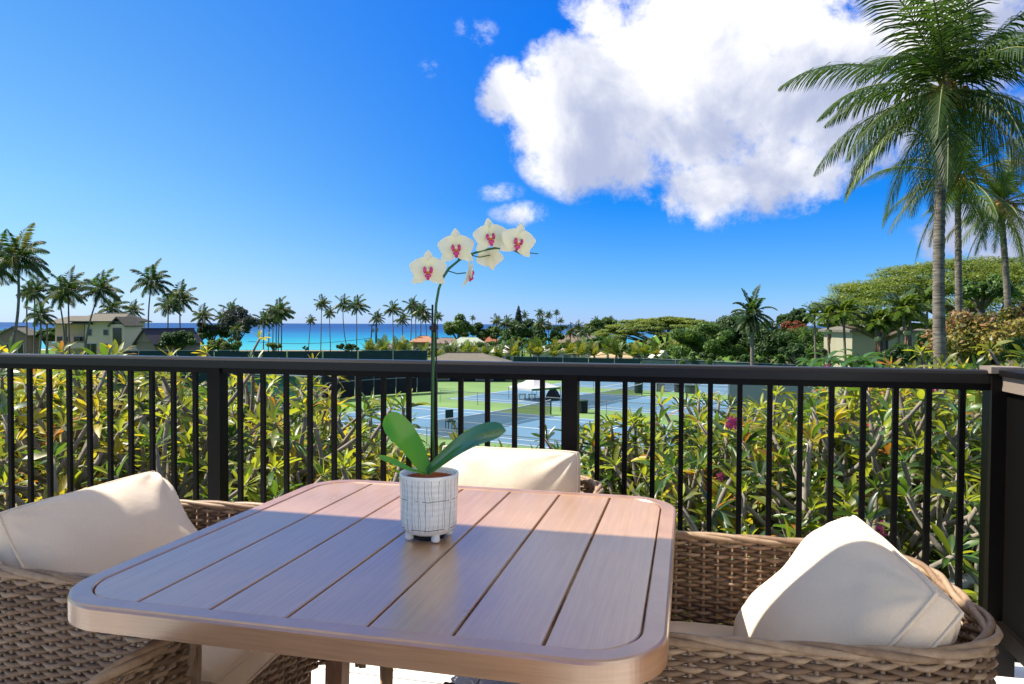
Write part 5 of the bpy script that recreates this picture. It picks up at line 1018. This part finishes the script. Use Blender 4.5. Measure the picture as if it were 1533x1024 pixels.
for i, (u, Y, vt, sp, pl_, bd) in enumerate([(10, 6.2, 495, 1.0, 'gold', 100), (120, 5.6, 540, 1.05, 'gold', 100), (215, 6.4, 528, 1.0, 'gold', 100), (300, 5.6, 552, 1.0, 'mixed', 90), (265, 8.2, 494, 1.0, 'gold', 60), (60, 7.8, 528, 1.1, 'mixed', 60), (395, 6.2, 572, .95, 'gold', 100), (455, 7.2, 615, .85, 'gold', 70), (160, 9.5, 535, 1.1, 'green', 40), (-60, 7.0, 540, 1.1, 'mixed', 40), (350, 9.0, 570, 1.0, 'green', 40)]):
    plumeria(px(u, Y), Y, P(u, vt, Y).z, sp, lb_l[i], 100+i, pl_, budget=bd, group='golden plumerias before the villa')
for i, (u, Y, vt, sp, pl_, bd) in enumerate([(545, 6.6, 690, .8, 'gold', 90), (640, 7.0, 668, .8, 'gold', 80), (745, 6.6, 672, .8, 'gold', 90), (905, 6.2, 640, .75, 'gold', 100), (985, 6.6, 628, .8, 'mixed', 90)]):
    plumeria(px(u, Y), Y, P(u, vt, Y).z, sp, lb_m[i], 140+i, pl_, budget=bd, group='low plumerias before the courts')
for i, (u, Y, vt, sp, pl_, bd, fl) in enumerate([(1075, 6.0, 612, .95, 'mixed', 100, .06), (1150, 6.8, 600, 1.0, 'green', 90, .10), (1230, 5.6, 580, 1.0, 'green', 100, .03), (1310, 6.2, 545, 1.05, 'green', 100, .06), (1400, 5.6, 560, 1.0, 'green', 100, .04), (1440, 7.2, 508, 1.0, 'gold', 80, .03), (1350, 8.4, 560, 1.1, 'mixed', 60, .03), (1500, 5.4, 560, 1.0, 'green', 80, .05), (1230, 8.2, 580, 1.05, 'mixed', 50, .04), (1590, 6.5, 540, 1.0, 'green', 40, 0)]):
    plumeria(px(u, Y), Y, P(u, vt, Y).z, sp, lb_r[i], 170+i, pl_, budget=bd, flowers=fl, group='green plumerias near the corner post')
# ground cover, path and strap leaved plants below
def low_cover():
    M = leaf_mats('ground_cover', [(.06, .15, .012), (.10, .20, .02), (.035, .09, .012)], .35); rg = np.random.default_rng(9); n = 26000; x = rg.uniform(-9, 12, n); y = rg.uniform(4.5, 13, n); keep = ~((x > 4.0) & (y > 7) & (rg.random(n) < .75)); x = x[keep]; y = y[keep]; n = len(x)
    pos = np.stack([x, y, np.array([gz(a, b) for a, b in zip(x, y)])+rg.uniform(.02, .55, n)**1.4], 1); nr = rg.normal(size=(n, 3)); nr[:, 2] += .8; nr /= np.linalg.norm(nr, axis=1)[:, None]; a = np.cross(nr, rg.normal(size=(n, 3))); a /= np.linalg.norm(a, axis=1)[:, None]; b = np.cross(nr, a); s = rg.uniform(.05, .13, n)[:, None]
    o = link('ground_cover', quads('ground_cover', np.stack([pos-a*s, pos-b*s*.5, pos+a*s, pos+b*s*.5], 1), M, rg.integers(0, 3, n))); tag(o, 'low leafy ground cover growing under the plumeria trees', 'ground cover', kind='stuff')
    M_r = mat('ixora_red', (.65, .05, .02), .5); q = MB()
    for u, v, Y in ((460, 735, 9), (505, 730, 9), (380, 760, 8.5), (1000, 760, 8.5), (985, 715, 9), (1310, 610, 8), (520, 722, 9.5), (430, 780, 8.5)):
        p = P(u, v, Y); sh = thing('ixora_shrub', 'small shrub dotted with red blossom among the plumeria stems', 'shrub', (p.x, p.y, gz(p.x, p.y)-.05), 0, 'red blossomed shrubs among the plumerias'); rg2 = np.random.default_rng(int(u)); h = max(.3, p.z-gz(p.x, p.y))
        V, mi = leaves_in([(0, 0, h*.55, .5, .5, h*.5)], 700, .07, .3, rg2, 3); tag(link('foliage', quads('foliage', V, M, mi), sh), kind='stuff'); build('stem', MB().tube([(0, 0, 0), (0, 0, h*.6)], .03, 6), M_bk, sh)
        for k in range(5): build('blossom', MB().lathe([(.01, -.02), (.045, 0), (.035, .03), (.005, .045)], 7, (rg2.uniform(-.3, .3), rg2.uniform(-.5, -.2), h+rg2.uniform(-.25, .1))), M_r, sh)
low_cover()
def bed():
    xs = [x*.75 for x in range(-16, 9)]; ys = [3.2+.6*k for k in range(15)]; n = len(xs)
    mb = MB().add([(x, y, gz(x, y)+.02) for y in ys for x in xs], [(j*n+i, j*n+i+1, (j+1)*n+i+1, (j+1)*n+i) for j in range(len(ys)-1) for i in range(n-1)])
    tag(build('planting_bed', mb, mat('mulch', (.055, .04, .026), .95, .1, noise=(9, (.10, .075, .045), .35, .7), bump=.8, bscale=30)), kind='structure')
bed()
def path_():
    M = mat('tan_path', (.50, .36, .22), .9, noise=(3, (.58, .43, .28), .35, .7)); pts = [(1300, 11), (1345, 11.5), (1390, 12.5), (1430, 14), (1480, 16)]; mb = MB(); vs = []
    for u, Y in pts: c = P(u, 800, Y); vs += [(c.x-.9, Y-.5, gz(c.x, Y)+.03), (c.x+.5, Y+.9, gz(c.x+.5, Y+.9)+.03)]
    mb.add(vs, [(2*i, 2*i+2, 2*i+3, 2*i+1) for i in range(len(pts)-1)]); tag(build('path', mb, M), kind='structure')
path_()
M_st = mat('strap_leaf', (.06, .12, .03), .4, .4, trans=.3, tcol=(.2, .35, .05), obj_rand=.35)
def strap_plant(u, v, Y, n, L, label):
    p = P(u, v, Y); g = p.z; t = thing('strap_leaf_plant', label, 'plant', (p.x, p.y, gz(p.x, p.y)), 0, 'strap leaved plants by the corner post'); rg = random.Random(u); h0 = g-gz(p.x, p.y); build('stem', MB().tube([(0, 0, 0), (0, 0, h0+.05)], [.07, .04], 8), M_bk, t, True)
    for k in range(n):
        a = rg.uniform(0, 6.28); e = rg.uniform(.7, 1.45); d = Vector((math.cos(a)*math.cos(e), math.sin(a)*math.cos(e), math.sin(e))); q = Vector((0, 0, h0)); vs = []; sd = Vector((-math.sin(a), math.cos(a), 0))
        for i in range(7): f = i/6; w = .028*(1-f)**.7+.002; vs += [q-sd*w, q+sd*w]; d = (d+Vector((0, 0, -.13))).normalized(); q = q+d*(L*rg.uniform(.9, 1.1)/6)
        build('leaf', MB().add(vs, [(2*i, 2*i+1, 2*i+3, 2*i+2) for i in range(6)]), M_st, t)
for a in ((1435, 930, 5.4, 22, .9), (1462, 900, 5.8, 20, .9), (1410, 905, 6.2, 18, .8), (1475, 860, 6.6, 18, .9)): strap_plant(*a, 'spiky strap leaved plant growing below the corner post')
def big_branch():
    t = thing('bare_branch', 'thick pale lichen spotted plumeria limb behind the corner pillow', 'branch', P(1420, 900, 4.2), 0); o = t.location.copy(); M = mat('lichen_bark', (.42, .39, .33), .9, noise=(14, (.10, .09, .07), .5, .62), bump=.6, bscale=30)
    def br(name, pts, r, par): return build(name, MB().tube([P(u, v, Y)-o for u, v, Y in pts], r, 10), M, par, True)
    m = br('limb', [(1360, 905, 4.15), (1400, 890, 4.2), (1435, 872, 4.25), (1475, 864, 4.3), (1530, 855, 4.4)], [.036, .040, .042, .036, .03], t); br('side_limb', [(1435, 874, 4.25), (1425, 845, 4.3), (1418, 815, 4.4), (1405, 780, 4.5)], [.034, .028, .026, .018], m); br('twig', [(1462, 868, 4.28), (1465, 830, 4.3), (1470, 800, 4.3)], [.02, .014, .008], m); br('limb_foot', [(1362, 905, 4.15), (1330, 930, 4.2), (1310, 990, 4.3), (1300, 1400, 4.6)], [.036, .04, .05, .07], m)
big_branch()
